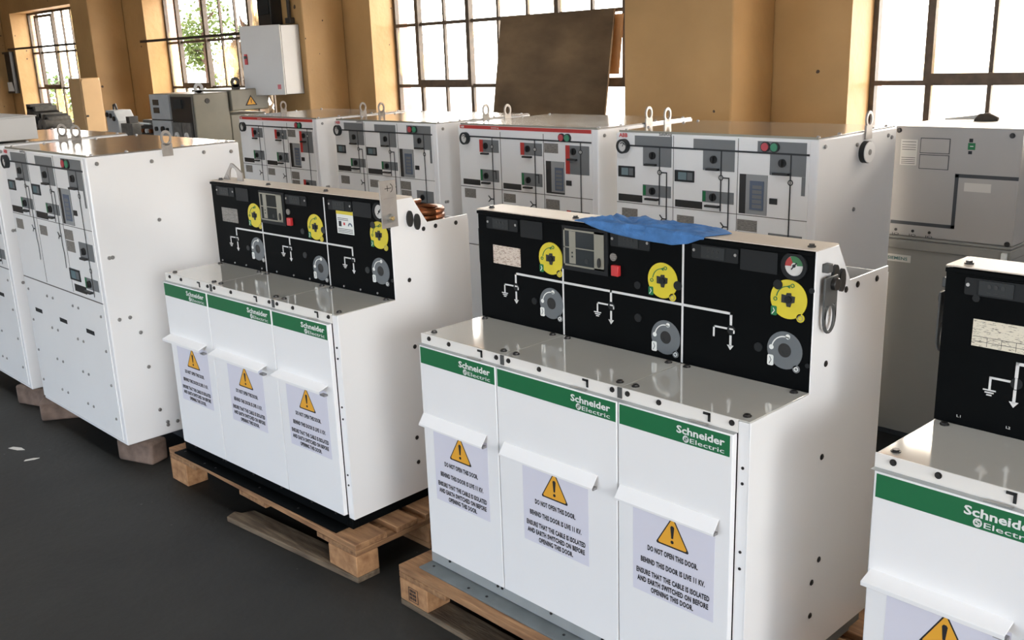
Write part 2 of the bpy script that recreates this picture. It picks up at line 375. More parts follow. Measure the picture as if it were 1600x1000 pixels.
def window(i, a, b):
    fr = MB(); pw = 0.335; y0, y1 = YG - 0.005, YG + 0.035
    rows = [ZS + 0.02, 1.53, 2.05, ZH - 0.02]
    n = 9; xs = [a + 0.01 + (b - a - 0.02) * k / n for k in range(n + 1)]
    cas = ((1, 3), (6, 8))
    open_mid = i in (1, 2)
    fr.box(a, b, y0, y1, ZS, ZS + 0.03, 'frame'); fr.box(a, b, y0, y1, ZH - 0.03, ZH, 'frame')
    fr.box(a, a + 0.03, y0, y1, ZS, ZH, 'frame'); fr.box(b - 0.03, b, y0, y1, ZS, ZH, 'frame')
    for z in rows[1:3]: fr.box(a + 0.03, b - 0.03, y0 + 0.004, y1 - 0.004, z - 0.014, z + 0.014, 'frame')
    for k in range(1, n):
        mids = any(c[0] < k < c[1] for c in cas)
        z1 = ZH - 0.03
        if mids and open_mid: z1 = rows[1]
        edge = any(k in c for c in cas)
        w = 0.017 if edge else 0.011
        fr.box(xs[k] - w, xs[k] + w, y0 + 0.006, y1 - 0.006, ZS + 0.03, z1, 'frame')
    f = struct(fr.build('window_%d' % i, smooth=False))
    for c in cas:
        cm = MB(); xa, xb = xs[c[0]], xs[c[1]]; za, zb = rows[1] + 0.012, ZH - 0.05; t = 0.024
        yy0, yy1 = y0 - 0.02, y0 + 0.012
        cm.box(xa - 0.02, xa + t, yy0, yy1, za - 0.012, zb, 'frame'); cm.box(xb - t, xb + 0.02, yy0, yy1, za - 0.012, zb, 'frame')
        cm.box(xa + t, xb - t, yy0, yy1, za - 0.012, za + 0.04, 'frame'); cm.box(xa + t, xb - t, yy0, yy1, zb - 0.035, zb, 'frame')
        cm.build('casement', f, smooth=False)
    g = MB()
    for k in range(n):
        inc = [c for c in cas if c[0] <= k < c[1]]
        for r in range(3):
            if inc and open_mid and r > 0 and inc[0] == cas[0]: continue    # the vent that stands open
            g.box(xs[k] + 0.008, xs[k + 1] - 0.008, YG + 0.012, YG + 0.016, rows[r] + 0.01, rows[r + 1] - 0.01, 'glass')
    g.build('glass', f, smooth=False)
for i, (a, b) in enumerate(WX): window(i + 1, a, b)

# ------------------------------------------------------------------ ring main unit with black control panel (green banded doors)
W, DL, DT, H1, H2, H3, DRR, DC = 1.2, 0.2653, 0.6435, 0.959, 1.318, 1.218, 0.369, 0.437
JX = (0.372, 0.812)
def yellow_disc(mb, cx, cz, y):
    t = 0.002
    mb.cyl((cx, cz), 0.050, y - t, y, 'yellow', n=36)
    mb.cyl((cx + 0.034, cz - 0.043), 0.011, y - t, y, 'yellow', n=14)
    mb.ring((cx + 0.034, cz - 0.043), 0.006, 0.0075, y - t - 0.0006, y - t, 'olive', n=12)
    k = y - t; q = 0.0012
    mb.prism([(cx - 0.019, cz + 0.011), (cx - 0.007, cz + 0.010), (cx - 0.005, cz + 0.016), (cx + 0.007, cz + 0.017), (cx + 0.008, cz + 0.010), (cx + 0.018, cz + 0.009),
              (cx + 0.017, cz - 0.006), (cx + 0.009, cz - 0.009), (cx + 0.006, cz - 0.019), (cx - 0.004, cz - 0.019), (cx - 0.006, cz - 0.010), (cx - 0.019, cz - 0.010)], k - q, k, 'blackpl')
    mb.cyl((cx, cz), 0.009, k - q - 0.004, k - q, 'charcoal', n=16)
    mb.arc((cx, cz), 0.033, 0.0022, 95, 172, k, q, 'greentab', 12)
    mb.tri([(cx + 0.003, cz + 0.037), (cx + 0.003, cz + 0.028), (cx - 0.006, cz + 0.033)][::-1], k, q, 'greentab')
    mb.ring((cx + 0.010, cz + 0.036), 0.0036, 0.0055, k - q, k, 'greentab', n=10)
    mb.ring((cx - 0.036, cz - 0.003), 0.0036, 0.0055, k - q, k, 'greentab', n=10)
    mb.rrect(cx - 0.047, cx - 0.031, cz - 0.046, cz - 0.022, y, 0.003, 'greentab', 0.003)
    mb.line([(cx - 0.043, cz - 0.042), (cx - 0.037, cz - 0.034), (cx - 0.040, cz - 0.028)], 0.002, y - 0.003, 0.0006, 'letter')
def grey_disc(mb, cx, cz, y):
    t = 0.002
    mb.ring((cx, cz), 0.0185, 0.049, y - t, y, 'greydisc', n=36)
    mb.cyl((cx, cz), 0.0186, y - 0.0008, y, 'blackpl', n=24)
    mb.ring((cx + 0.001, cz - 0.002), 0.008, 0.010, y - 0.0016, y - 0.0008, 'charcoal2', n=10, t0=PI, t1=2 * PI - 0.4)
    mb.cyl((cx + 0.034, cz - 0.043), 0.010, y - t, y, 'mgrey', n=14)
    mb.ring((cx + 0.034, cz - 0.043), 0.004, 0.006, y - t - 0.0006, y - t, 'letter', n=10)
    k = y - t; q = 0.001
    mb.arc((cx, cz), 0.036, 0.003, 70, 165, k, q, 'letter', 12)
    mb.cyl((cx + 0.008, cz + 0.037), 0.0065, k - q, k, 'letter', n=12); mb.cyl((cx - 0.037, cz + 0.003), 0.0065, k - q, k, 'letter', n=12)
    mb.rrect(cx - 0.047, cx - 0.030, cz - 0.046, cz - 0.018, y, 0.003, 'letter', 0.004)
    mb.line([(cx - 0.041, cz - 0.041), (cx - 0.036, cz - 0.031), (cx - 0.040, cz - 0.023)], 0.0018, y - 0.003, 0.0006, 'greydisc')
def indicator(mb, x0, x1, z0, z1, y):
    mb.rrect(x0, x1, z0, z1, y, 0.004, 'charcoal', 0.004)
    a = x0 + (x1 - x0) * 0.22; b = x0 + (x1 - x0) * 0.72
    mb.rect(a, b, z0 + 0.004, z1 - 0.003, y - 0.004, 0.003, 'charcoal2')
    for k in (0.3, 0.5, 0.7):
        x = a + (b - a) * k
        mb.cyl((x, (z0 + z1) / 2 + 0.005), 0.0045, y - 0.008, y - 0.007, 'blackpl', n=12)
        mb.rect(x - 0.004, x + 0.004, (z0 + z1) / 2 - 0.010, (z0 + z1) / 2 - 0.008, y - 0.007, 0.0006, 'blackpl')
    for x in (x0 + 0.007, x1 - 0.008): mb.cyl((x, z0 + 0.022), 0.004, y - 0.006, y - 0.004, 'boltl', n=10)
LW = 0.0068
def mimic_branch(mb, x, zt, y, earth=True, opened=True):
    mb.line([(x, 1.126), (x, zt)], LW, y, 0.0012, 'mimic')
    mb.cyl((x + 0.002, zt - 0.016), 0.0125, y - 0.002, y, 'charcoal', n=18)
    if opened: mb.line([(x - 0.001, zt - 0.013), (x + 0.011, zt - 0.013), (x + 0.011, zt - 0.022)], 0.004, y - 0.002, 0.0008, 'mimic')
    else: mb.line([(x + 0.001, zt - 0.006), (x + 0.001, zt - 0.026)], 0.005, y - 0.002, 0.0008, 'mimic')
    mb.line([(x, zt - 0.034), (x, zt - 0.058)], LW * 0.9, y, 0.0012, 'mimic')
    mb.tri([(x - 0.010, zt - 0.058), (x + 0.010, zt - 0.058), (x, zt - 0.071)], y, 0.0012, 'mimic')
    xe = x - 0.052
    mb.line([(x - 0.012, zt - 0.014), (xe, zt - 0.014), (xe, zt - 0.040)], LW * 0.7, y, 0.0012, 'mimic')
    if earth:
        for j, hw in enumerate((0.012, 0.008, 0.004)): mb.line([(xe - hw, zt - 0.043 - 0.0055 * j), (xe + hw, zt - 0.043 - 0.0055 * j)], 0.003, y, 0.0012, 'mimic')
def control_panel(u, variant):
    y = DL
    mb = MB(); mb.box(0.0, W - 0.0045, y, y + 0.03, H1, H2 - 0.004, 'black')
    mb.box(0.0, W - 0.0045, y - 0.006, y + 0.02, H2 - 0.013, H2 - 0.003, 'black')
    p = mb.build('control_panel', u, bevel=0.0015)
    for i, x in enumerate(JX):
        mb = MB(); mb.rect(x - 0.003, x + 0.003, H1 + 0.002, H2 - (0.014 if i else 0.12), y, 0.001, 'mimic'); mb.build('panel_joint', p)
    for k, (cx, cz) in enumerate(((0.324, 1.194), (0.745, 1.184), (1.130, 1.190))):
        mb = MB(); yellow_disc(mb, cx, cz, y); mb.build('switch_disc', p)
    for k, (cx, cz) in enumerate(((0.322, 1.052), (0.757, 1.023), (1.125, 1.057))):
        mb = MB(); grey_disc(mb, cx, cz, y); mb.build('earthing_disc', p)
    for x0, x1 in ((0.044, 0.185), (0.562, 0.702), (0.842, 0.984)):
        mb = MB(); indicator(mb, x0, x1, 1.261, 1.299, y); mb.build('voltage_indicator', p)
    for x0, x1 in ((0.197, 0.291), (0.99, 1.096)):
        mb = MB(); mb.rrect(x0, x1, 1.248, 1.302, y, 0.003, 'charcoal', 0.003); mb.build('blank_plate', p)
    mb = MB()
    nm = {'A': 'nameplate', 'B': 'label', 'D': 'nameplateD'}[variant]
    mb.rect(0.068, 0.191, 1.149, 1.209, y, 0.0015, nm)
    if variant == 'D':
        for z in (1.171, 1.160): mb.rect(0.070, 0.189, z, z + 0.0008, y - 0.0015, 0.0003, 'ink')
        for x in (0.10, 0.13, 0.16): mb.rect(x, x + 0.0008, 1.151, 1.171, y - 0.0015, 0.0003, 'ink')
    mb.build('rating_plate', p)
    if variant != 'D' or True:
        mb = MB()      # relay window
        x0, x1, z0, z1 = 0.376, 0.553, 1.170, 1.304
        mb.rect(x0, x1, z0, z1, y, 0.006, 'charcoal')
        a0, a1, b0, b1 = 0.385, 0.541, 1.184, 1.295; yy = y - 0.006
        mb.rect(a0, a1, b0, b1, yy, 0.002, 'lcdglass')
        for q in ((a0, a1, b1 - 0.005, b1), (a0, a1, b0, b0 + 0.005), (a0, a0 + 0.005, b0, b1), (a1 - 0.036, a1, b0, b1), (a0, a1 - 0.036, 1.2385, 1.2415)): mb.rect(*q, yy - 0.002, 0.002, 'olive')
        mb.rect(a0 + 0.022, a0 + 0.047, b0 + 0.008, b1 - 0.006, yy - 0.002, 0.001, 'olive')
        mb.cyl((a0 + 0.034, 1.213), 0.003, yy - 0.004, yy - 0.003, 'blackpl', n=8); mb.cyl((a0 + 0.034, 1.225), 0.003, yy - 0.004, yy - 0.003, 'blackpl', n=8)
        mb.cyl((a0 + 0.09, 1.205), 0.008, yy - 0.003, yy - 0.002, 'charcoal2', n=14)
        mb.ring((a1 - 0.016, 1.207), 0, 0.012, yy - 0.008, yy - 0.004, 'blackpl', n=14, sx=0.5, sz=1.2)
        mb.build('relay_window', p)
        mb = MB(); mb.cyl((0.571, 1.229), 0.0115, y - 0.004, y, 'label', n=20); mb.build('round_button', p)
        mb = MB(); mb.box(0.571, 0.597, y - 0.014, y, 1.176, 1.207, 'red'); mb.build('trip_button', p, bevel=0.002)
    mb = MB()
    mb.ring((1.142, 1.276), 0.025, 0.035, y - 0.006, y, 'charcoal', n=32); mb.cyl((1.142, 1.276), 0.0256, y - 0.003, y, 'dial', n=28)
    if variant != 'B':
        mb.ring((1.142, 1.276), 0.008, 0.0245, y - 0.0036, y - 0.003, 'dialgreen', n=12, t0=0.1, t1=2.0)
        mb.ring((1.142, 1.276), 0.008, 0.0245, y - 0.0036, y - 0.003, 'dialred', n=8, t0=2.05, t1=3.2)
    mb.line([(1.136, 1.268), (1.142, 1.276), (1.148, 1.283)], 0.003, y - 0.0036, 0.001, 'ink'); mb.cyl((1.142, 1.276), 0.004, y - 0.005, y - 0.003, 'charcoal2', n=10)
    mb.build('pressure_gauge', p)
    mb = MB()
    mb.line([(0.167, 1.126), (0.966, 1.126)], LW, y, 0.0012, 'mimic')
    mimic_branch(mb, 0.167, 1.098, y, opened=(variant != 'D')); mimic_branch(mb, 0.560, 1.098, y); mimic_branch(mb, 0.966, 1.098, y, earth=(variant == 'B'))
    mb.build('mimic_diagram', p)
    plugs = [(1.051, 1.052, 0.012), (1.100, 1.224, 0.0125), (0.25, 1.049, 0.011), (0.661, 1.064, 0.012), (0.797, 1.177, 0.013), (0.659, 1.159, 0.011), (1.192, 1.221, 0.007), (1.19, 1.03, 0.006)]
    if variant == 'D': plugs = [(0.07, 1.255, 0.008), (0.25, 1.049, 0.011)]
    for (x, z, r) in plugs:
        mb = MB(); mb.cyl((x, z), r, y - 0.0045, y, 'charcoal2' if variant == 'B' else 'charcoal', n=18); mb.build('plug', p)
    if variant == 'D':
        for s, x in (('L1', 0.051), ('L2', 0.157), ('L3', 0.262)):
            mb = MB(); mb.text(s, x, x + 0.009, 0.977, 0.006, y - 0.0008, 'mimic', 0.01); mb.build('phase_mark', p)
    if variant == 'B':
        mb = MB(); a, b, c, d = 0.885, 0.985, 1.175, 1.262
        mb.rect(a, b, c, d, y, 0.001, 'letter'); mb.rect(a, b, d - 0.014, d, y - 0.001, 0.0005, 'yellow')
        for z in (1.232, 1.226): mb.rect(a + 0.006, b - 0.03, z, z + 0.002, y - 0.001, 0.0005, 'ink')
        for z in (1.192, 1.186, 1.180): mb.rect(a + 0.006, b - 0.006, z, z + 0.002, y - 0.001, 0.0005, 'ink')
        mb.rect(a + 0.012, a + 0.028, 1.202, 1.222, y - 0.001, 0.0005, 'ink'); mb.rect(a + 0.040, a + 0.050, 1.208, 1.218, y - 0.001, 0.0005, 'red')
        mb.arc((b - 0.02, 1.206), 0.010, 0.006, 0, 180, y - 0.001, 0.0005, 'relayblue'); mb.build('instruction_sticker', p)['label'] = 'white instruction sticker with a yellow heading'
        for x in (0.03, 0.13, 0.22, 0.34, 0.45, 0.57, 0.68, 0.90, 1.0, 1.10): bolt(p, (x, y - 0.004, H1 + 0.012), 'y', 0.004, 0.004, 'boltl')
    return p
LINES = (('DO NOT OPEN THIS DOOR.', 0.0785, 0.539), ('BEHIND THIS DOOR IS LIVE 11 KV.', 0.1005, 0.500), ('ENSURE THAT THE CABLE IS ISOLATED', 0.115, 0.4645),
         ('AND EARTH SWITCHED ON BEFORE', 0.112, 0.441), ('OPENING THIS DOOR.', 0.067, 0.4185))
YD = -0.02
def rmu_door(u, x0, x1, hx, cx, k, variant):
    ZB, ZT = 0.2, 0.925
    mb = MB(); mb.box(x0, x1, YD, -0.002, ZB, ZT, 'door'); d = mb.build('door', u, bevel=0.0025)
    mb = MB(); mb.rect(x0 + 0.0055, x1 - (0.004 if k < 2 else 0.008), 0.868, 0.9215, YD, 0.0006, 'green'); mb.build('green_band', d)
    yl = YD - 0.0012; xr = x1 - 0.0215
    mb = MB()
    mb.text('Schneider', xr - 0.139, xr, 0.8925, 0.0195, yl, 'letter', 0.028)
    mb.text('Electric', xr - 0.099, xr - 0.001, 0.8735, 0.0125, yl, 'letter', 0.006)
    ex, ez = xr - 0.111, 0.8805
    mb.ring((ex, ez), 0.0055, 0.0088, yl - 0.0004, yl, 'letter', n=20, sx=1.0, sz=1.05)
    mb.line([(ex + 0.006, ez + 0.005), (ex - 0.001, ez + 0.005), (ex - 0.003, ez + 0.001), (ex + 0.003, ez - 0.001), (ex + 0.001, ez - 0.005), (ex - 0.006, ez - 0.005)], 0.0026, yl, 0.0004, 'letter')
    mb.build('brand_lettering', d)
    # awning-shaped pull handle: a folded sheet, open at both ends
    a, b = hx; mb = MB()
    if variant == 'A': pf = [(YD, 0.699), (YD - 0.004, 0.699), (YD - 0.026, 0.668), (YD - 0.026, 0.662), (YD - 0.024, 0.662), (YD - 0.024, 0.667), (YD - 0.003, 0.696), (YD, 0.696)]
    else: pf = [(YD, 0.698), (YD - 0.004, 0.696), (YD - 0.041, 0.684), (YD - 0.041, 0.674), (YD - 0.039, 0.674), (YD - 0.039, 0.682), (YD - 0.003, 0.693), (YD, 0.693)]
    mb.prism(pf, a, b, 'door', axis='x')
    mb.build('handle', d, bevel=0.0008)
    mb = MB(); mb.box(b - 0.03, b - 0.004, YD - 0.016, YD, 0.657, 0.664, 'boltl'); mb.build('latch', d)
    mb = MB(); mb.rect(cx - 0.127, cx + 0.127, 0.410, 0.672, YD, 0.0005, 'paper'); mb.build('notice_sheet', d)
    y2 = YD - 0.0005; mb = MB()
    def rtri(s, mt, y, t):
        pts = []
        for (px, pz, a0) in ((0, 0.046, 30), (-0.046, -0.032, 150), (0.046, -0.032, 270)):
            for j in range(5):
                q = math.radians(a0 + j * 30); pts.append((cx + px * s + 0.004 * math.cos(q), 0.607 + pz * s + 0.004 * math.sin(q)))
        mb.prism(pts, y - t, y, mt)
    rtri(1.0, 'ink', y2, 0.0004); rtri(0.86, 'orange', y2 - 0.0004, 0.0003)
    mb.prism([(cx - 0.006, 0.629), (cx - 0.003, 0.633), (cx + 0.003, 0.633), (cx + 0.006, 0.629), (cx + 0.0028, 0.598), (cx - 0.0028, 0.598)], y2 - 0.0011, y2 - 0.0007, 'ink')
    mb.cyl((cx, 0.588), 0.0048, y2 - 0.0011, y2 - 0.0007, 'ink', n=12)
    mb.build('warning_triangle', d)
    for s, hw, z in LINES:
        mb = MB(); mb.text(s, cx - hw, cx + hw, z, 0.0150, YD - 0.0011, 'ink', 0.042); mb.build('notice_line', d)
    return d
def lifting_lug(u, side, style):
    # plate with an oval eye; hangs down (style 'down'), stands up ('up') or lies back as a triangle ('tri')
    s = 1 if side == 'r' else -1; xs = W if side == 'r' else 0.0
    x0 = xs + s * 0.012; x1 = xs + s * 0.018
    mb = MB()
    def eye_plate(cy, ztop, zbot, hw, ez, mt):
        # ring of the eye and the strip above it
        n = 20; outer = []; inner = []
        for i in range(n):
            t = 2 * PI * i / n
            outer.append((cy + hw * math.cos(t), ez + hw * 1.25 * math.sin(t))); inner.append((cy + 0.019 * math.cos(t), ez + 0.032 * math.sin(t)))
        vs = []; fs = []
        for a in (x0, x1):
            for p in outer + inner: vs.append((a, p[0], p[1]))
        for i in range(n):
            j = (i + 1) % n
            fs += [(i, j, n + j, n + i), (2 * n + i, 3 * n + i, 3 * n + j, 2 * n + j), (i, 2 * n + i, 2 * n + j, j), (n + i, n + j, 3 * n + j, 3 * n + i)]
        mb.add(vs, fs, mt)
        mb.box(min(x0, x1), max(x0, x1), cy - hw, cy + hw, min(ez + 0.034 * 1.0, ztop), ztop, mt)
        for q in (-1, 1): mb.box(min(x0, x1), max(x0, x1), cy + q * hw - (0.010 if q > 0 else 0), cy + q * hw + (0.010 if q < 0 else 0), ez, ez + 0.036, mt)
    if style == 'down':
        eye_plate(0.310, 1.252, 1.10, 0.031, 1.146, 'lug')
        mb.cyl((0.318, 1.232), 0.016, xs, xs + s * 0.03, 'bolt', 'x', 12)
        mb.box(min(xs, x1), max(xs, x1), 0.290, 0.312, 1.262, 1.284, 'lug')
        o = mb.build('lifting_lug', u, bevel=0.002)
    elif style == 'up':
        mb.prism([(0.214, 1.228), (0.284, 1.228), (0.282, 1.392), (0.209, 1.394)], x0, x1, 'luglight', axis='x')
        mb.box(x1, x1 + 0.0005, 0.224, 0.270, 1.331, 1.3315, 'lug')
        mb.cyl((0.246, 1.262), 0.015, x0, x1 + 0.012, 'steel', 'x', 12); mb.cyl((0.246, 1.262), 0.007, x0, x1 + 0.02, 'brass', 'x', 8)
        xx = x1 + 0.0006
        mb.ring((0.252, 1.366), 0.014, 0.0165, x1, xx, 'bolt', 'x', 14, t0=-1.2, t1=1.2)
        mb.box(x1, xx, 0.232, 0.262, 1.3645, 1.3670, 'bolt'); mb.box(x1, xx, 0.243, 0.2455, 1.356, 1.376, 'bolt')
        o = mb.build('lifting_lug', u, bevel=0.0015)
    else:
        # triangular plate standing across the roof, with a round eye
        n = 24; cx, cz = 0.112, 1.348; yb = 0.31; out = []
        tri = [(0.016, 1.3185), (0.03, 1.322), (0.102, 1.394), (0.118, 1.392), (0.186, 1.356), (0.186, 1.3185)]
        mb.prism([tri[0], tri[1], (0.06, 1.352), (0.084, 1.3185)], yb, yb + 0.006, 'luglight')
        mb.prism([(0.06, 1.352), tri[2], tri[3], (0.13, 1.385), (0.118, 1.375), (0.105, 1.376), (0.092, 1.365), (0.086, 1.345), (0.0845, 1.33)], yb, yb + 0.006, 'luglight')
        mb.prism([(0.13, 1.385), tri[4], tri[5], (0.142, 1.3185), (0.146, 1.34), (0.142, 1.36), (0.13, 1.372), (0.118, 1.375)], yb, yb + 0.006, 'luglight')
        o = mb.build('lifting_lug', u)
    return o
def rmu(name, label, x, y, rz, variant):
    u = thing(name, label, 'switchgear', (x, y, 0), rz, 'ring main units with black control panels')
    # side panels
    prof = [(0.0, 0.186), (0.0, H1 - 0.002), (DL - 0.002, H1 - 0.002), (DL - 0.002, H2), (DRR, H2), (DC, H3), (DT, H3), (DT, 0.186)]
    profl = [(a + (0.033 if k in (2, 3) else 0), b) for k, (a, b) in enumerate(prof)]
    pl = MB(); pl.prism(profl, 0.0, 0.004, 'white', axis='x'); pl.build('side_panel', u, bevel=0.0012)
    mb = MB(); mb.prism(prof, W - 0.004, W, 'whitegloss', axis='x')
    mb.box(W - 0.0335, W - 0.004, 0.0005, 0.02, 0.186, H1 - 0.0045, 'whitegloss')
    sp = mb.build('side_panel', u, bevel=0.0012)
    for (yy, zz) in ((0.34, 0.765), (0.354, 0.464), (0.322, 0.408), (0.322, 0.308), (0.334, 1.02), (0.417, 1.196), (0.477, 1.198), (0.581, 1.194)): bolt(sp, (W, yy, zz), 'x', 0.0085, 0.003, 'bolt')
    for (yy, zz) in ((0.351, 1.243), (0.385, 1.227)):
        mb = MB(); mb.ring((yy, zz), 0.0, 0.014, W, W + 0.008, 'blackpl', 'x', 18, sx=1.0, sz=2.1); mb.build('oval_plug', sp)
    for zz in (0.84, 0.80, 0.62, 0.575, 0.36, 0.32): bolt(sp, (W - 0.018, 0.0004, zz), 'y', 0.004, -0.003, 'bolt')
    # tank, back and roof
    mb = MB(); mb.box(0.005, W - 0.005, 0.02, DT - 0.01, 0.2, 0.94, 'charcoal'); mb.box(0.005, W - 0.005, DL + 0.03, DT - 0.02, 0.94, 1.15, 'steel'); mb.build('tank', u)
    mb = MB(); mb.box(0, W, DT, DT + 0.003, 0.186, 1.2, 'white'); mb.build('back_panel', u)
    mb = MB(); mb.box(0, W, DL - 0.004, DRR, H2, H2 + 0.003, 'roof')
    mb.prism([(DRR, H2 + 0.003), (DRR + 0.004, H2 + 0.003), (DRR + 0.024, H2 - 0.032), (DRR + 0.021, H2 - 0.034)], 0.004, W - 0.004, 'roof', axis='x')
    rf = mb.build('roof', u)
    for xx in (0.035, 0.40, 0.79, 1.168): bolt(rf, (xx, DL + 0.03, H2 + 0.003), 'z', 0.010, 0.008, 'bolt')
    # deck plates in front of the control panel
    for a, b in ((0.004, JX[0] - 0.001), (JX[0] + 0.001, JX[1] - 0.001), (JX[1] + 0.001, W - 0.004)):
        mb = MB(); mb.box(a, b, 0.0015, DL, H1 - 0.004, H1, 'deck'); dk = mb.build('deck_plate', u, bevel=0.001)
        for (xx, yy) in ((a + 0.025, 0.03), (b - 0.025, 0.03), (a + 0.03, DL - 0.02), (b - 0.03, DL - 0.02)): bolt(dk, (xx, yy, H1), 'z', 0.0105, 0.006, 'bolt')
    mb = MB(); mb.box(0.0, W - 0.034, -0.001, 0.0012, 0.926, H1, 'rail'); mb.box(0.0, W - 0.034, -0.0175, 0.001, 0.9252, 0.9262, 'zincshade'); rl = mb.build('front_rail', u)  # thin grey strip paints the shade on the white edge above the doors
    for xx in (0.040, 0.135, 0.347, 0.398, 0.521, 0.786, 0.837, 0.937, 1.150): bolt(rl, (xx, -0.001, 0.947), 'y', 0.0075, -0.005, 'bolt')
    for xx in (0.280, 0.697, 1.084):
        mb = MB(); mb.box(xx - 0.014, xx + 0.006, -0.0035, -0.001, 0.950, 0.956, 'blackpl'); mb.box(xx, xx + 0.006, -0.0035, -0.001, 0.934, 0.956, 'blackpl')
        mb.box(xx - 0.05, xx + 0.004, -0.014, -0.006, 0.9262, 0.9285, 'steel'); mb.build('door_hook', rl)
    for xx in (0.372, 0.812):
        mb = MB(); mb.box(xx - 0.007, xx + 0.007, -0.004, -0.001, 0.930, 0.959, 'lug'); mb.build('joint_clip', rl)
    control_panel(u, variant)
    for k, (a, b, hx, cx) in enumerate(((0.010, 0.359, (0.016, 0.312), 0.184), (0.3625, 0.8165, (0.388, 0.750), 0.587), (0.820, 1.1665, (0.828, 1.135), 0.997))):
        rmu_door(u, a, b, hx, cx, k, variant)
    lifting_lug(u, 'r', {'A': 'down', 'B': 'up', 'D': 'down'}[variant]); lifting_lug(u, 'l', {'A': 'down', 'B': 'tri', 'D': 'down'}[variant])
    # plinth channel
    ma, ml = ('zinc', 'zincshade') if variant != 'B' else ('black', 'black')
    mb = MB(); mb.box(-0.005, W - 0.03, -0.066, 0.02, 0.1502, 0.156, ma); mb.box(-0.005, W - 0.03, -0.008, 0.0, 0.156, 0.199, ml)
    mb.box(0.01, W - 0.01, DT - 0.08, DT - 0.01, 0.1502, 0.199, ma); mb.box(0.004, 0.05, 0.02, DT - 0.08, 0.1502, 0.186, ma); mb.box(W - 0.05, W - 0.004, 0.02, DT - 0.08, 0.1502, 0.186, ma)
    mb.box(W - 0.03, W - 0.004, -0.006, 0.02, 0.1502, 0.186, ma)
    pn = mb.build('plinth', u, bevel=0.001)
    for xx in (0.09, 0.32, 0.34, 0.55, 0.75, 0.95, 1.1): bolt(pn, (xx, -0.008, 0.188), 'y', 0.005, -0.004, 'bolt')
    for (xx, yy) in ((0.03, -0.03), (0.22, -0.045), (0.30, -0.04), (0.62, -0.03), (0.9, -0.04)): bolt(pn, (xx, yy, 0.156), 'z', 0.005, 0.002, 'blackpl')
    return u
A = rmu('ring_main_unit', 'white green-banded switchgear with blue cloth over its black control panel', 0, 0, 0, 'A')
B = rmu('ring_main_unit', 'white green-banded switchgear with black plinth and steel lugs standing upright on top', -1.595, -0.0985, 0.0437, 'B')
D = rmu('ring_main_unit', 'white green-banded switchgear cut off by the right edge of the photo', 1.4878, 0.025, -0.0235, 'D')
# copper coil lying on the rear deck of B
def local(u, p):
    a = u.rotation_euler[2]; c, s = math.cos(a), math.sin(a)
    return (u.location[0] + c * p[0] - s * p[1], u.location[1] + s * p[0] + c * p[1], u.location[2] + p[2])
mb = MB()
for k in range(5):
    for j in range(2):
        mb.tube([(0.085 * (1 - 0.12 * j) * math.cos(t), 0.085 * (1 - 0.12 * j) * math.sin(t), 0.011 + 0.021 * k) for t in [2 * PI * i / 24 for i in range(25)]], 0.011, 'copper', 8)
mb.tube([(0.085, 0.0, 0.09), (0.06, -0.06, 0.115), (-0.02, -0.03, 0.125), (-0.06, 0.05, 0.118)], 0.010, 'copper', 8)
o = mb.build('copper_coil'); o.location = local(B, (1.09, 0.50, 1.1505)); tag(o, 'coil of copper lying on the back of the switchgear with upright lugs', 'coil')
mb = MB(); mb.cyl((0, 0), 0.012, 0, 0.05, 'brass', 'z', 12); mb.cyl((0, 0), 0.02, 0.05, 0.07, 'brass', 'z', 12, 0.014); mb.cyl((0, 0), 0.006, 0.07, 0.1, 'brass', 'z', 10)
o = mb.build('brass_fitting'); o.location = local(A, (1.17, 0.43, 1.1505)); tag(o, 'small brass fitting behind the panel of the blue-cloth switchgear', 'fitting')

# blue cloth on top of A's panel
from mathutils import noise as mnoise
def cloth():
    nu, nv = 120, 40; vs = []
    hem = [(0.434, 1.3225), (0.47, 1.3215), (0.502, 1.312), (0.574, 1.301), (0.666, 1.293), (0.785, 1.290), (0.837, 1.299), (0.877, 1.315), (0.95, 1.322)]
    def hz(x):
        for (a, za), (b, zb) in zip(hem[:-1], hem[1:]):
            if a <= x <= b: return za + (zb - za) * (x - a) / (b - a)
        return hem[0][1] if x < hem[0][0] else hem[-1][1]
    def crease(x, y):
        f = 0
        for k, (sc, am) in enumerate(((9, 0.55), (19, 0.3), (41, 0.15))):
            p = Vector((x * sc * 0.75 + y * sc * 0.9 + 3.1 * k, y * sc * 1.5 - x * sc * 0.35, 1.7 * k))
            f += am * (1 - abs(mnoise.noise(p)) * 2.2)
        return max(0.0, f)
    for i in range(nu + 1):
        s = i / nu; x = 0.432 + s * 0.455
        taper = max(0.0, min(1, 6 * s, 3.2 * (1 - s)))
        yb = DL + 0.03 + 0.075 * min(1, 4 * s + 0.1, 3.0 * (1 - s) + 0.5) + 0.008 * math.sin(s * 23)
        yf = DL - 0.011
        drop = max(0, 1.3225 - hz(x)); tot = drop + yb - yf
        for j in range(nv + 1):
            d = j / nv * tot; c = crease(x, d)
            if d < drop: yy = yf - 0.006 * c; zz = hz(x) + d
            else:
                q = (d - drop) / (yb - yf); yy = yf + (d - drop)
                zz = 1.3232 + taper * 0.020 * c * min(1.0, 0.35 + 2.2 * q) * (1.0 if q < 0.75 else max(0.15, (1 - q) * 4))
            vs.append((x + 0.035 * (j / nv) * s, yy, zz))
    fs = [(i * (nv + 1) + j, (i + 1) * (nv + 1) + j, (i + 1) * (nv + 1) + j + 1, i * (nv + 1) + j + 1) for i in range(nu) for j in range(nv)]
    mb = MB(); mb.add(vs, fs, 'cloth'); o = mb.build('cloth')
    so = o.modifiers.new('Solidify', 'SOLIDIFY'); so.thickness = 0.0015; so.offset = 1
    return tag(o, 'crumpled blue cloth draped over the top edge of the black panel', 'cloth')
cloth()

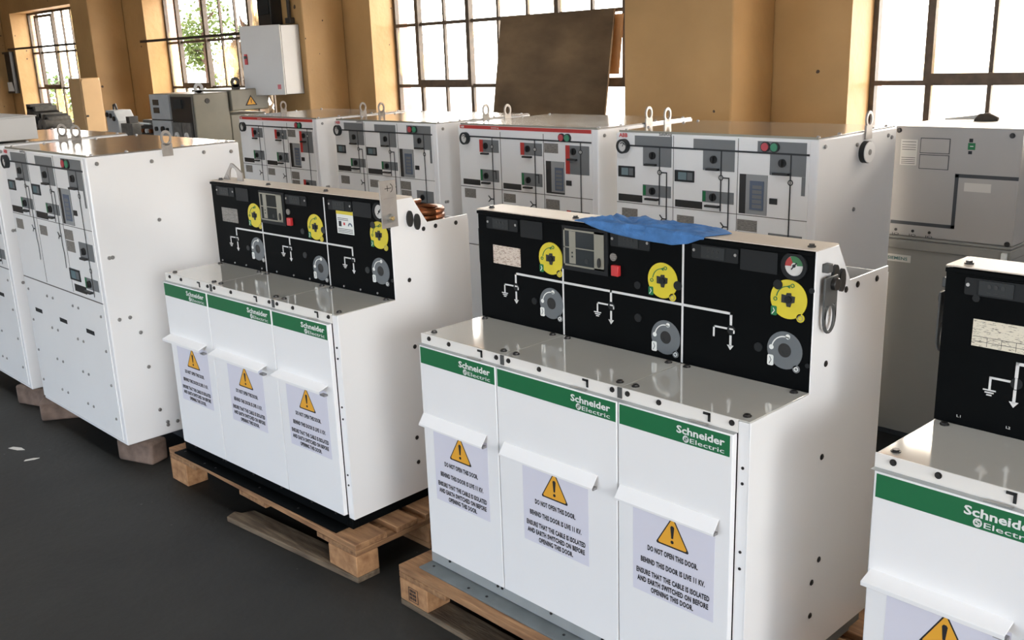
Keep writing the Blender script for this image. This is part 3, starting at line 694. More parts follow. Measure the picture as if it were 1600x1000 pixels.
# ------------------------------------------------------------------ pallets
def pallet(label, x, y, rz, variant):
    p = thing('pallet', label, 'pallet', (x, y, 0), rz, 'wooden pallets under the switchgear')
    L, Wd = 1.39, 0.80
    rnd = random.Random(hash(variant) % 100 if False else {'A': 1, 'B': 2, 'D': 3}[variant])
    for (a, b) in ((0, 0.145), (0.19, 0.29), (0.33, 0.47), (0.51, 0.61), (0.655, 0.80)):
        mb = MB(); mb.box(0, L, a, b, 0.126, 0.15, 'wood'); mb.build('deck_board', p, bevel=0.003)
    for (a, b) in ((0, 0.24), (0.60, 0.80), (1.15, L)):
        mb = MB(); mb.box(a, b, 0.0, Wd, 0.105, 0.1255, 'woodt'); mb.build('stringer_board', p, bevel=0.003)
    for (a, b) in ((0.0, 0.145), (0.63, 0.77), (1.22, L)):
        for (c, d) in ((0.0, 0.10), (0.34, 0.46), (0.70, 0.80)):
            if variant == 'B' and c == 0.0 and a == 0.63: continue      # the missing middle block
            z0 = 0.0 if (variant == 'B' and c == 0 and a == 0) else 0.022
            mb = MB(); mb.box(a, b, c, d, z0, 0.1045, 'woodend'); bl = mb.build('block', p, bevel=0.004)
            if variant == 'A' and a == 0 and c == 0:
                mb = MB(); x0, x1, za, zb = 0.047, 0.097, 0.034, 0.085
                for q in ((x0, x1, zb - 0.002, zb), (x0, x1, za, za + 0.002), (x0, x0 + 0.002, za, zb), (x1 - 0.002, x1, za, zb)): mb.rect(*q, 0.0, 0.0006, 'ink')
                for r in range(3):
                    xx = x0 + 0.006
                    while xx < x1 - 0.01:
                        w = rnd.uniform(0.002, 0.005)
                        mb.rect(xx, xx + w, zb - 0.016 - r * 0.014, zb - 0.006 - r * 0.014, 0.0, 0.0006, 'ink'); xx += w + rnd.uniform(0.0015, 0.003)
                mb.build('burnt_stamp', bl)
    for k, (c, d) in enumerate(((0.0, 0.10), (0.34, 0.46), (0.70, 0.80))):
        a = 0.0
        mb = MB()
        if variant == 'B' and k == 0:
            mb.prism([(0.585, -0.06), (0.565, -0.01), (0.60, 0.0), (0.62, 0.05), (L, 0.1), (L, 0.0)], 0, 0.022, 'woodgrey', axis='z')
        else: mb.box(0, L, c, d, 0, 0.0215, 'woodgrey' if k == 0 else 'wood')
        mb.build('bottom_board', p, bevel=0.003)
    return p
pallet('wooden pallet with black stamp on its end block under the blue-cloth switchgear', -0.077, -0.098, 0.0, 'A')
pallet('wooden pallet with a snapped bottom board under the black-plinth switchgear', -1.683, -0.150, 0.020, 'B')
pallet('wooden pallet under the switchgear at the right edge', 1.4878 - 0.08, -0.075, -0.0235, 'D')

# ------------------------------------------------------------------ safety ring switchgear cabinets
WA, HA, DA = 1.0245, 1.336, 0.7459
def knob(mb, x, z, y, r=0.017, mt='blackpl'):
    mb.cyl((x, z), r, y - 0.006, y, mt, n=18); mb.ring((x, z), r * 0.45, r * 0.62, y - 0.008, y - 0.006, 'charcoal2', n=14); mb.box(x - r * 0.2, x + r * 0.2, y - 0.014, y - 0.006, z - r * 0.8, z + r * 0.8, mt)
def pad(p, x0, x1, z0, z1, kx=None, kz=None, green=False, redp=False, notch=None, h=None, name='switch_plate', mt='mgrey'):
    mb = MB(); y = -0.0008
    mb.rect(x0, x1, z0, z1, y + 0.0008, 0.002, mt)
    if green: mb.rect(x0 + 0.003, x0 + 0.018, z0 + 0.004, z1 - 0.003, -0.002, 0.001, 'btngreen' if False else 'greentab')
    if redp: mb.rect(x0, x0 + 0.028, z0, z1, -0.002, 0.001, 'redband')
    if kx: knob(mb, kx, kz, -0.002)
    if h: mb.box(h[0], h[1], -0.018, -0.001, h[2] - 0.005, h[2] + 0.004, 'mdark')
    return mb.build(name, p)
def mim(p, lines, circles=(), w=0.0055, name='mimic_line', y=-0.0026):
    mb = MB()
    for l in lines: mb.line(l, w, y, 0.0008, 'busline')
    for c in circles: mb.ring(c, 0.008, 0.012, y - 0.001, y, 'busline', n=14); mb.cyl(c, 0.008, y - 0.0008, y, 'dial', n=12)
    return mb.build(name, p)
def ring_unit(label, x, y, rz, z, kind, DA=0.7459):
    u = thing('switchgear_cabinet', label, 'switchgear', (x, y, z), rz, 'white ring main cabinets with mimic fronts')
    mb = MB(); mb.prism([(0.003, 0.0), (0.003, HA - 0.006), (DA, HA - 0.006), (DA, 0.0)], 0, WA, 'whitegloss', axis='x'); hs = mb.build('housing', u, bevel=0.006, seg=3)
    for (yy, zz) in ((0.05, 1.30), (0.30, 1.285), (0.56, 1.30), (DA - 0.045, 1.29), (0.30, 1.02), (0.045, 0.885), (0.06, 0.885), (0.33, 0.63), (0.05, 0.60), (0.10, 0.60), (0.14, 0.52), (0.155, 0.35), (0.18, 0.13), (0.21, 0.06), (0.21, 0.045), (0.26, 0.05)):
        bolt(hs, (WA, yy, zz), 'x', 0.009, 0.006, 'boltl')
    mb = MB(); mb.box(0.006, WA - 0.006, 0.012, DA - 0.004, HA - 0.006, HA, 'topmetal'); mb.box(0.006, WA - 0.006, 0.010, 0.014, HA - 0.010, HA + 0.003, 'olive')
    tp = mb.build('top_plate', u, bevel=0.001)
    for yy in (0.04, 0.20, 0.47, DA - 0.05): bolt(tp, (WA - 0.025, yy, HA), 'z', 0.008, 0.006, 'boltl'); bolt(tp, (0.025, yy, HA), 'z', 0.008, 0.006, 'boltl')
    for xx in (-0.004, WA + 0.004):
        mb = MB(); mb.ring((0.38, HA + 0.045), 0.018, 0.028, xx - 0.004, xx + 0.004, 'luglight', 'x', 22, sx=0.95, sz=1.25); mb.box(xx - 0.004, xx + 0.004, 0.355, 0.405, HA - 0.035, HA + 0.022, 'luglight')
        mb.build('lifting_eye', u)
    if kind == 'grey':
        sp2 = 0.677
        cov = MB(); cov.box(0.0, 0.99, 0.0, 0.003, sp2 + 0.002, HA - 0.012, 'white'); cp = cov.build('front_cover', u)
        mb = MB(); mb.rect(0.0, 0.99, 1.0065, 1.009, 0.0, 0.0012, 'gapline')
        for xx in (0.3275, 0.661): mb.rect(xx - 0.001, xx + 0.001, sp2 + 0.01, HA - 0.012, 0.0, 0.0012, 'gapline')
        mb.rect(0, 0.99, sp2 - 0.002, sp2 + 0.003, 0.0, 0.0012, 'gapline'); mb.build('panel_seam', cp)
        mb = MB(); mb.text('ABB', 0.015, 0.066, 1.309, 0.018, -0.0012, 'redtxt', 0.03); mb.build('brand_lettering', cp)
        mb = MB(); mb.text('SafeRing', 0.247, 0.318, 1.322, 0.012, -0.0012, 'ink', 0.015); mb.build('model_lettering', cp)
        pad(cp, 0.109, 0.318, 1.272, 1.318); pad(cp, 0.157, 0.316, 1.184, 1.2715, 0.212, 1.232, h=(0.175, 0.236, 1.191))
        pad(cp, 0.435, 0.645, 1.274, 1.315); pad(cp, 0.486, 0.645, 1.184, 1.2735, 0.541, 1.231, h=(0.51, 0.57, 1.190))
        pad(cp, 0.754, 0.976, 1.271, 1.317); pad(cp, 0.814, 0.976, 1.183, 1.2705, 0.871, 1.233, h=(0.835, 0.905, 1.190)); pad(cp, 0.960, 0.976, 1.108, 1.1825)
        pad(cp, 0.156, 0.315, 1.047, 1.099, 0.212, 1.072, green=True, h=(0.178, 0.247, 1.036)); pad(cp, 0.485, 0.645, 1.046, 1.096, 0.541, 1.070, green=True, h=(0.507, 0.575, 1.032))
        mim(cp, [[(0.005, 1.272), (0.987, 1.270)]], w=0.0075, name='busbar_line')
        mim(cp, [[(0.252, 1.27), (0.252, 1.015)], [(0.252, 1.159), (0.292, 1.159), (0.292, 0.965), (0.292, 0.905)], [(0.292, 0.951), (0.27, 0.951), (0.256, 0.966)], [(0.27, 0.951), (0.258, 0.938)], [(0.292, 0.905), (0.300, 0.87), (0.296, 0.80)]], [(0.252, 1.159)])
        mim(cp, [[(0.580, 1.27), (0.580, 1.015)], [(0.580, 1.156), (0.620, 1.156), (0.620, 0.905)], [(0.620, 0.948), (0.598, 0.948), (0.584, 0.963)], [(0.598, 0.948), (0.586, 0.935)], [(0.620, 0.905), (0.628, 0.87), (0.624, 0.80)]], [(0.580, 1.156)])
        pad(cp, 0.817, 0.972, 0.866, 0.944, 0.872, 0.905, h=(0.84, 0.90, 0.872)); pad(cp, 0.826, 0.972, 0.728, 0.781, 0.878, 0.754, green=True, h=(0.83, 0.90, 0.716))
        mim(cp, [[(0.910, 1.27), (0.912, 0.70)]], [(0.911, 1.157), (0.912, 0.82)])
        for (x0, x1, z0, z1) in ((0.012, 0.109, 1.127, 1.177), (0.337, 0.441, 1.126, 1.176), (0.657, 0.775, 0.749, 0.803)):
            mb = MB(); mb.rect(x0, x1, z0, z1, 0, 0.004, 'charcoal2'); mb.rect(x0 + 0.02, x0 + (x1 - x0) * 0.62, z0 + 0.009, z1 - 0.008, -0.004, 0.001, 'lcd'); mb.rect(x0 + (x1 - x0) * 0.66, x1 - 0.008, z0 + 0.009, z1 - 0.008, -0.004, 0.001, 'greydisc'); mb.build('indicator_display', cp)
        for (x0, x1, z0, z1) in ((0.011, 0.152, 1.0145, 1.047), (0.340, 0.485, 1.0135, 1.045), (0.690, 0.823, 0.697, 0.731)):
            mb = MB(); mb.rect(x0, x1, z0, z1, 0, 0.002, 'mdark'); mb.build('label_slot', cp)
        mb = MB(); x0, x1, z0, z1 = 0.672, 0.805, 1.014, 1.179
        mb.rect(x0, x1, z0, z1, 0, 0.0015, 'mdark'); mb.rect(x0 + 0.032, x1, z0, z1, -0.0015, 0.001, 'relaybox'); mb.rect(x0 + 0.053, x0 + 0.118, z0 + 0.02, z1 - 0.025, -0.0025, 0.003, 'relayblue')
        for k in range(5): mb.rect(x0 + 0.066, x0 + 0.110, z0 + 0.028 + 0.020 * k, z0 + 0.042 + 0.020 * k, -0.0055, 0.001, 'mgrey')
        mb.build('relay_compartment', cp)
        mb = MB(); mb.rect(0.818, 0.853, 1.064, 1.088, 0, 0.004, 'mdark'); mb.build('meter', cp)
        for xx, mt in ((0.792, 'btnred'), (0.835, 'btngreen')):
            mb = MB(); mb.ring((xx, 1.295), 0.016, 0.021, -0.009, -0.002, 'mdark', n=20); mb.cyl((xx, 1.295), 0.0165, -0.012, -0.002, mt, n=18); mb.build('push_button', cp)
        for (x0, x1, z0, z1) in ((0.031, 0.124, 0.932, 0.982), (0.350, 0.442, 0.931, 0.977), (0.665, 0.762, 0.940, 0.988), (0.668, 0.764, 0.885, 0.936)):
            mb = MB(); mb.rect(x0, x1, z0, z1, 0, 0.001, 'label'); mb.build('type_label', cp)
        mb = MB(); mb.box(0.0, 0.99, 0.0, 0.003, 0.02, sp2 - 0.003, 'white'); lp = mb.build('cable_cover', u)
        for xx in (0.141, 0.467, 0.792):
            mb = MB(); mb.rect(xx - 0.045, xx + 0.045, 0.502, 0.522, 0, 0.0015, 'charcoal2')
            for k in range(8): mb.rect(xx - 0.043 + 0.011 * k, xx - 0.036 + 0.011 * k, 0.504, 0.520, -0.0015, 0.0005, 'mdark')
            mb.build('vent', lp)
        for zz in (0.612, 0.447, 0.282, 0.117):
            for xx in (0.04, 0.297, 0.372, 0.623, 0.690, 0.948): bolt(lp, (xx, 0, zz), 'y', 0.0075, -0.005, 'boltl')
        gx, gz = 0.047, 1.268
    else:
        cov = MB(); cov.box(0.0, 0.99, 0.0, 0.003, 0.672, HA - 0.012, 'white'); cp = cov.build('front_cover', u)
        mb = MB(); mb.rect(0.0, 0.99, 0.992, 0.995, 0.0, 0.0012, 'gapline'); mb.rect(0.0, 0.99, 0.667, 0.671, 0.0, 0.0012, 'gapline')
        for xx in (0.338, 0.659): mb.rect(xx - 0.0015, xx + 0.0015, 0.675, 1.30, 0.0, 0.0012, 'gapline')
        mb.build('panel_seam', cp)
        mb = MB(); mb.rect(0.015, 0.985, 1.311, 1.329, 0.0, 0.0015, 'redband'); mb.text('ABB', 0.022, 0.050, 1.315, 0.010, -0.0024, 'letter', 0.03); mb.text('SafeRing', 0.27, 0.33, 1.3165, 0.0075, -0.0024, 'letter', 0.01); mb.build('red_stripe', cp)['label'] = 'red stripe along the top of the front'
        pad(cp, 0.172, 0.323, 1.189, 1.255, 0.222, 1.223, redp=True, h=(0.192, 0.245, 1.182)); pad(cp, 0.492, 0.648, 1.188, 1.251, 0.545, 1.221, redp=True, h=(0.515, 0.575, 1.180))
        pad(cp, 0.814, 0.970, 1.109, 1.250, 0.868, 1.221, redp=True, h=(0.835, 0.893, 1.182))
        pad(cp, 0.170, 0.318, 1.032, 1.096, 0.218, 1.062, green=True, h=(0.19, 0.25, 1.024)); pad(cp, 0.494, 0.646, 1.030, 1.096, 0.545, 1.060, green=True, h=(0.515, 0.575, 1.022))
        pad(cp, 0.815, 0.970, 0.858, 0.926, 0.868, 0.895, redp=True)
        mim(cp, [[(0.018, 1.270), (0.984, 1.268)]], w=0.0075, name='busbar_line')
        mim(cp, [[(0.275, 1.268), (0.273, 0.88)], [(0.273, 0.938), (0.25, 0.938), (0.232, 0.953)], [(0.25, 0.938), (0.231, 0.923)], [(0.273, 1.09), (0.298, 1.09), (0.298, 1.05)]], [(0.273, 1.22)])
        mim(cp, [[(0.598, 1.268), (0.597, 0.88)], [(0.597, 0.934), (0.575, 0.934), (0.557, 0.949)], [(0.575, 0.934), (0.556, 0.919)], [(0.597, 1.09), (0.622, 1.09), (0.622, 1.05)]], [(0.598, 1.22)])
        mim(cp, [[(0.915, 1.266), (0.917, 0.70)]], [(0.915, 1.22)])
        for (x0, x1, z0, z1) in ((0.025, 0.164, 1.0055, 1.0355), (0.352, 0.487, 1.003, 1.0325)):
            mb = MB(); mb.rect(x0, x1, z0, z1, 0, 0.002, 'mdark'); mb.build('label_slot', cp)
        mb = MB(); x0, x1, z0, z1 = 0.674, 0.803, 1.003, 1.166
        mb.rect(x0, x1, z0, z1, 0, 0.0015, 'mdark'); mb.rect(x0 + 0.038, x1, z0 + 0.008, z1, -0.0015, 0.001, 'relaybox'); mb.rect(x0 + 0.066, x0 + 0.122, z0 + 0.018, z1 - 0.03, -0.0025, 0.003, 'relayblue')
        for k in range(5): mb.rect(x0 + 0.074, x0 + 0.116, z0 + 0.026 + 0.020 * k, z0 + 0.040 + 0.020 * k, -0.0055, 0.001, 'mgrey')
        mb.build('relay_compartment', cp)
        mb = MB(); mb.rect(0.816, 0.850, 1.051, 1.076, 0, 0.004, 'mdark'); mb.build('meter', cp)
        for xx, mt in ((0.790, 'btnred'), (0.831, 'btngreen')):
            mb = MB(); mb.ring((xx, 1.286), 0.016, 0.021, -0.009, 0.0, 'mdark', n=20); mb.cyl((xx, 1.286), 0.0165, -0.012, 0.0, mt, n=18); mb.build('push_button', cp)
        for (x0, x1, z0, z1) in ((0.031, 0.124, 0.932, 0.982), (0.350, 0.442, 0.931, 0.977), (0.668, 0.764, 0.922, 0.972), (0.668, 0.764, 0.865, 0.916), (0.664, 0.761, 1.207, 1.255)):
            mb = MB(); mb.rect(x0, x1, z0, z1, 0, 0.001, 'label'); mb.build('type_label', cp)
        mb = MB(); mb.box(0.0, 0.99, 0.0, 0.003, 0.02, 0.667, 'white'); lp = mb.build('cable_cover', u)
        gx, gz = 0.062, 1.258
    mb = MB(); mb.ring((gx, gz), 0.024, 0.033, -0.022, 0.0, 'charcoal2', n=26); mb.cyl((gx, gz), 0.0245, -0.016, 0.0, 'dial', n=24)
    mb.line([(gx, gz), (gx + 0.007, gz + 0.013)], 0.003, -0.016, 0.001, 'ink'); mb.ring((gx, gz), 0.014, 0.018, -0.017, -0.016, 'charcoal2', n=12, t0=0.3, t1=2.4); mb.build('pressure_gauge', u)
    return u
zr = 0.0936
U4 = ring_unit('white mimic-front switchgear with grey plates and a bare glossy side, directly behind the blue cloth', -0.6287, 1.7263, -0.0183, zr, 'grey', 0.635)
U3 = ring_unit('white mimic-front switchgear with red top stripe, standing left of the bare plywood board', -1.8161, 1.7985, -0.0183, zr, 'red')
U2 = ring_unit('white mimic-front switchgear between the two red-striped ones, behind the copper coil', -3.0036, 1.7917, -0.0183, zr, 'grey')
U1 = ring_unit('red-striped white mimic-front switchgear farthest from the camera, below the wall enclosure', -4.2401, 1.8102, -0.0183, zr, 'red')
U3['label'] = 'red-striped white mimic-front switchgear nearer the camera, third in the back row'
C1 = ring_unit('tall white switchgear raised on bricks, its plain right side facing the green-banded one', -2.9665, -0.2439, 0.0084, 0.1109, 'grey')
C2 = ring_unit('white switchgear on a brick at the left edge of the photo, pale box on top', -4.195, -0.250, 0.0084, 0.1109, 'grey')
# round badge on u4's right side
mb = MB(); mb.cyl((0.36, 1.25), 0.045, WA, WA + 0.022, 'charcoal2', 'x', 28); mb.cyl((0.36, 1.25), 0.043, WA + 0.022, WA + 0.026, 'white', 'x', 28); mb.cyl((0.36, 1.25), 0.012, WA + 0.026, WA + 0.028, 'boltl', 'x', 12)
mb.build('relief_cap', U4)
# low-voltage box on C2
b = thing('instrument_box', 'pale grey box lying on top of the leftmost white switchgear', 'box', (-4.10, -0.215, 0.1109 + HA + 0.009))
mb = MB(); mb.box(0, 0.86, 0, 0.25, 0, 0.118, 'encl'); mb.build('case', b, bevel=0.003)
mb = MB(); mb.box(-0.005, 0.866, -0.005, 0.256, 0.1185, 0.1235, 'encl'); mb.build('lid', b, bevel=0.002)
# bricks under C and C2, wooden bearers under the back row (out of sight, they carry the cabinets)
def brick(name, label, x, y, rz, L=0.22, Wd=0.11, H=0.1099, group='bricks under the white switchgear'):
    mb = MB(); mb.box(-L / 2, L / 2, -Wd / 2, Wd / 2, 0, H, 'stone'); o = mb.build(name, bevel=0.014, seg=2)
    o.location = (x, y, 0); o.rotation_euler = (0, 0, rz); return tag(o, label, 'brick', group)
brick('brick', 'brown brick under the front right corner of the tall white switchgear', -2.005, -0.140, 0.36)
brick('brick', 'brick turned end-on under the front left corner of the tall white switchgear', -2.905, -0.165, 1.0, 0.24)
brick('brick', 'brown brick under the white switchgear cut off at the left edge', -3.25, -0.185, 0.35, 0.24)
for nm, xx, yy in (('third', -1.31, 1.86), ('fourth', -0.12, 1.80), ('second', -2.50, 1.86), ('first', -3.73, 1.88)):
    mb = MB(); mb.box(0.05, WA - 0.05, 0.06, 0.6, -zr, -0.0005, 'sildark')
    uu = {'third': U3, 'fourth': U4, 'second': U2, 'first': U1}[nm]; mb.build('plinth', uu)
for uu in (C1, C2):
    mb = MB(); mb.box(0.10, WA - 0.10, 0.35, DA - 0.05, -0.1109, -0.0005, 'sildark'); mb.build('plinth', uu)

# ------------------------------------------------------------------ grey two-part cabinet at the right
g = thing('grey_cabinet', 'warm grey two-part cabinet with dark line diagram and small name plate', 'cabinet', (0.366, 2.42, 0))  # widths and heights below are an earlier, nearer cabinet scaled about the camera
mb = MB(); mb.box(0.0, 0.523, 0.0, 0.60, 0.942, 1.42, 'silgrey'); up = mb.build('instrument_compartment', g, bevel=0.004)
mb = MB(); mb.box(-0.008, 0.535, -0.035, 0.62, 0.890, 0.930, 'silgrey2'); mb.box(-0.004, 0.530, -0.02, 0.6, 0.930, 0.9415, 'silgrey2'); mb.build('shelf_cornice', g, bevel=0.004)
mb = MB(); mb.box(-0.002, 0.530, -0.022, 0.62, 0.03, 0.8895, 'silgrey2'); lo = mb.build('cable_compartment', g, bevel=0.004)
mb = MB(); mb.box(0.01, 0.52, 0.0, 0.6, 0.0, 0.0295, 'sildark'); mb.build('plinth', g)
mb = MB(); mb.rect(0.006, 0.285, 0.993, 1.008, 0, 0.001, 'sildark'); mb.rect(0.270, 0.285, 0.993, 1.226, 0, 0.001, 'sildark'); mb.rect(0.270, 0.522, 1.213, 1.228, 0, 0.001, 'sildark'); mb.build('line_diagram', up)
mb = MB(); mb.rect(0.028, 0.101, 1.254, 1.364, 0, 0.001, 'plate')
for z in (1.353, 1.340, 1.330, 1.320, 1.285, 1.276, 1.268, 1.260): mb.rect(0.034, 0.095, z, z + 0.002, -0.001, 0.0004, 'charcoal2')
mb.build('data_sheet', up)
for (z0, z1) in ((1.308, 1.373), (1.241, 1.303)):
    mb = MB(); mb.rect(0.113, 0.239, z0, z1, 0, 0.0012, 'sildark'); mb.rect(0.116, 0.236, z0 + 0.003, z1 - 0.003, -0.0012, 0.001, 'silgrey'); mb.build('cover_flap', up)
mb = MB(); mb.rect(0.312, 0.341, 1.330, 1.358, 0, 0.001, 'greentab'); mb.rect(0.315, 0.330, 1.361, 1.376, 0, 0.001, 'charcoal2'); mb.rect(0.315, 0.330, 1.312, 1.325, 0, 0.001, 'charcoal2'); mb.rect(0.320, 0.334, 1.343, 1.346, -0.001, 0.0005, 'letter'); mb.build('position_indicator', up)
mb = MB(); mb.rect(0.311, 0.419, 1.157, 1.193, 0, 0.001, 'plate'); mb.build('circuit_label', up)
for (xx, zz) in ((0.017, 1.402), (0.482, 1.393), (0.503, 0.951)): bolt(up, (xx, 0, zz), 'y', 0.011, -0.008, 'bolt')
for xx in (0.032, 0.108, 0.181):
    mb = MB(); mb.cyl((xx, 0.967), 0.0065, -0.002, 0, 'blackpl', n=12); mb.text('IO', xx - 0.015, xx + 0.015, 0.943, 0.011, -0.0012, 'charcoal2'); mb.build('test_socket', up)
mb = MB(); mb.rect(0.006, 0.118, 0.828, 0.860, -0.022, 0.0012, 'plate'); mb.text('SIEMENS', 0.015, 0.104, 0.837, 0.014, -0.0242, 'teal', 0.02); mb.build('name_plate', lo)
mb = MB(); mb.box(0.500, 0.522, -0.050, -0.0355, 0.882, 0.922, 'letter'); mb.build('lock', g, bevel=0.003)
# pale cabinet beyond it, cut by the frame
g2 = thing('tall_cabinet', 'pale cabinet just visible behind the grey two-part cabinet at the right edge', 'cabinet', (0.90, 2.60, 0))
mb = MB(); mb.box(0.005, 0.6, 0, 0.45, 0.0, 1.36, 'whitegloss'); hs = mb.build('housing', g2, bevel=0.006)
for zz in (1.12, 1.02): bolt(hs, (0.03, 0, zz), 'y', 0.008, -0.005, 'boltl')
# hand tool on top of the grey cabinet
tl = thing('hand_tool', 'small metal tool with pointed end lying on top of the grey two-part cabinet', 'tool', (0.50, 2.75, 1.4205), 0.15)
mb = MB(); mb.tube([(-0.06, 0, 0.006), (0.0, 0, 0.010), (0.08, 0, 0.016)], [0.003, 0.006, 0.011], 'plate', 10); mb.build('shaft', tl)
mb = MB(); mb.prism([(0.06, 0.0), (0.16, 0.0), (0.16, 0.014), (0.12, 0.034), (0.08, 0.03)], -0.015, 0.015, 'bark'); mb.build('grip', tl, bevel=0.004)

# ------------------------------------------------------------------ along the back wall
# wall enclosure with its door ajar
e = thing('wall_enclosure', 'light grey wall enclosure with its door ajar, mounted on the pillar', 'electrical enclosure', (-5.84, 2.975, 1.505))
mb = MB(); w, h, d = 0.41, 0.595, 0.1845
mb.box(0, w, d - 0.004, d, 0, h, 'encl'); mb.box(0, 0.004, 0, d, 0, h, 'encl'); mb.box(w - 0.004, w, 0, d, 0, h, 'encl'); mb.box(0, w, 0, d, 0, 0.004, 'encl'); mb.box(0, w, 0, d, h - 0.004, h, 'encl')
mb.build('case', e)
hz = bpy.data.objects.new('door', None)
bpy.data.objects.remove(hz)
th = math.radians(-32)
mb = MB(); mb.box(-w - 0.002, 0.0, -0.022, -0.002, 0.0, h + 0.002, 'encl')
dr = mb.build('door', e, bevel=0.004); dr.location = (w, -0.001, 0); dr.rotation_euler = (0, 0, 0.46)
mb = MB(); mb.box(-w + 0.03, -w + 0.055, -0.034, -0.022, 0.27, 0.36, 'red'); mb.box(-w + 0.03, -w + 0.055, -0.040, -0.034, 0.32, 0.345, 'blackpl'); lk = mb.build('lock', dr)
mb = MB(); mb.rect(-0.075, -0.03, 0.03, 0.10, -0.022, 0.001, 'plate'); mb.rect(-0.07, -0.035, 0.05, 0.09, -0.023, 0.0006, 'btnred'); mb.build('sticker', dr)['label'] = 'small red and white sticker'
# dark box and conduit above it on the pillar
mb = MB(); mb.box(-5.90, -5.68, 3.04, 3.1599, 2.1005, 3.2, 'blackpl'); mb.box(-5.88, -5.70, 3.03, 3.04, 2.2, 3.15, 'charcoal'); tag(mb.build('cable_box', bevel=0.004), 'black upright cable box on the pillar above the wall enclosure', 'box')
c = thing('conduit', 'thin dark pipe running down the pillar above the wall enclosure', 'pipe', (-5.52, 3.13, 0))
mb = MB(); mb.tube([(0, 0, 2.14), (0, 0, 4.59)], 0.018, 'pipe', 10); mb.build('pipe', c)
mb = MB(); mb.box(-0.04, 0.04, -0.025, 0.0295, 2.11, 2.16, 'pipe'); mb.build('foot', c, bevel=0.006)
# long steel bars across two windows
for (xa, xb, z, lab) in ((-14.25, -11.0, 2.125, 'thin dark steel bar across the farthest window'), (-9.56, -6.7, 2.082, 'thin dark steel bar across the window with the tree outside')):
    mb = MB(); mb.box(xa, xb, YW - 0.032, YW - 0.0001, z - 0.014, z + 0.014, 'pipe'); tag(mb.build('steel_bar'), lab, 'bar')
# black notice box on the wall at the far left
n = thing('wall_box', 'flat black box with white papers on the wall at the far left', 'box', (-14.10, 3.53, 1.47))
mb = MB(); mb.box(-1.0, 0.0, 0.03, 0.0698, 0, 0.62, 'blackpl'); mb.box(-0.03, 0.0, 0.0, 0.03, 0, 0.62, 'blackpl'); mb.box(-1.0, -0.97, 0.0, 0.03, 0, 0.62, 'blackpl'); mb.box(-0.97, -0.03, 0, 0.03, 0, 0.03, 'blackpl'); mb.box(-0.97, -0.03, 0, 0.03, 0.59, 0.62, 'blackpl'); mb.build('case', n)
mb = MB(); mb.prism([(-0.97, 0.031), (-0.06, 0.031), (-0.12, 0.17), (-0.97, 0.15)], 0.010, 0.014, 'letter'); mb.build('paper', n)
mb = MB(); mb.rect(-0.62, -0.45, 0.30, 0.42, 0.03, 0.002, 'letter'); mb.build('paper', n)
# plywood board leaning in the third window, cardboard behind it
def leaning(name, label, cat, x0, x1, xb0, xb1, zb, zt, yb, yt, th, mt):
    mb = MB(); vs = [(xb0, yb, zb), (xb1, yb, zb), (x1, yt, zt), (x0, yt, zt)]
    vs += [(v[0], v[1] + th, v[2]) for v in vs]
    mb.add(vs, [(0, 1, 2, 3), (7, 6, 5, 4), (0, 4, 5, 1), (1, 5, 6, 2), (2, 6, 7, 3), (3, 7, 4, 0)], mt); o = mb.build(name, smooth=False); return tag(o, label, cat)
leaning('plywood_board', 'large weathered plywood board leaning against the window', 'board', -3.50, -2.35, -3.52, -2.36, ZS + 0.0005, 2.055, 3.625, 3.78, 0.016, 'ply')
leaning('cardboard_sheet', 'strip of brown cardboard hanging beside the plywood board in the window', 'cardboard', -2.62, -2.305, -2.66, -2.34, 1.607, 2.02, 3.815, 3.828, 0.004, 'card')
# stains on the board
# grey tank-like switchgear in the far corner
t = thing('oil_switchgear', 'old olive-grey switchgear with open front compartment and two lifting tabs', 'switchgear', (-6.52, 2.2, 0))
mb = MB(); mb.box(0.0, 0.80, 0.02, 0.36, 0.0, 1.555, 'tank'); hs = mb.build('housing', t, bevel=0.01)
mb = MB(); mb.box(0.1, 0.80, 0.36, 0.72, 0.0, 1.36, 'tank'); mb.box(0.1, 0.83, 0.365, 0.74, 1.385, 1.57, 'tank'); hs2 = mb.build('rear_tank', t, bevel=0.01)
mb = MB(); mb.box(-0.01, 0.37, 0.0, 0.02, 1.33, 1.55, 'unitgrey'); mb.box(-0.01, 0.37, 0.0, 0.02, 0.9, 1.32, 'unitgrey'); mb.box(-0.01, 0.37, 0.003, 0.02, 1.32, 1.33, 'mdark'); fp = mb.build('front_plate', t, bevel=0.002)
for (z0, z1) in ((1.455, 1.505), (1.385, 1.435)):
    mb = MB(); mb.rect(0.05, 0.17, z0, z1, 0, 0.002, 'lcdglass'); mb.build('indicator_window', fp)
for (xx, zz, r) in ((0.08, 1.245, 0.02), (0.21, 1.245, 0.026), (0.30, 1.245, 0.014), (0.15, 1.16, 0.02), (0.29, 1.16, 0.022), (0.12, 1.07, 0.02)):
    mb = MB(); mb.cyl((xx, zz), r, -0.02, 0, 'blackpl', n=16); mb.build('knob', fp)
mb = MB(); mb.box(0.40, 0.79, 0.005, 0.02, 0.9, 1.53, 'mdark'); mb.box(0.46, 0.62, -0.01, 0.005, 1.43, 1.51, 'charcoal2'); mb.box(0.42, 0.58, -0.012, 0.005, 1.05, 1.31, 'machine2'); mb.box(0.60, 0.76, -0.012, 0.005, 1.05, 1.31, 'machine2')
mb.build('mechanism_bay', t)
for xx in (0.50, 0.68):
    mb = MB(); mb.ring((xx, 1.17), 0.022, 0.036, -0.03, -0.012, 'dial', n=20, sx=0.9, sz=1.6); mb.build('drive_wheel', t)
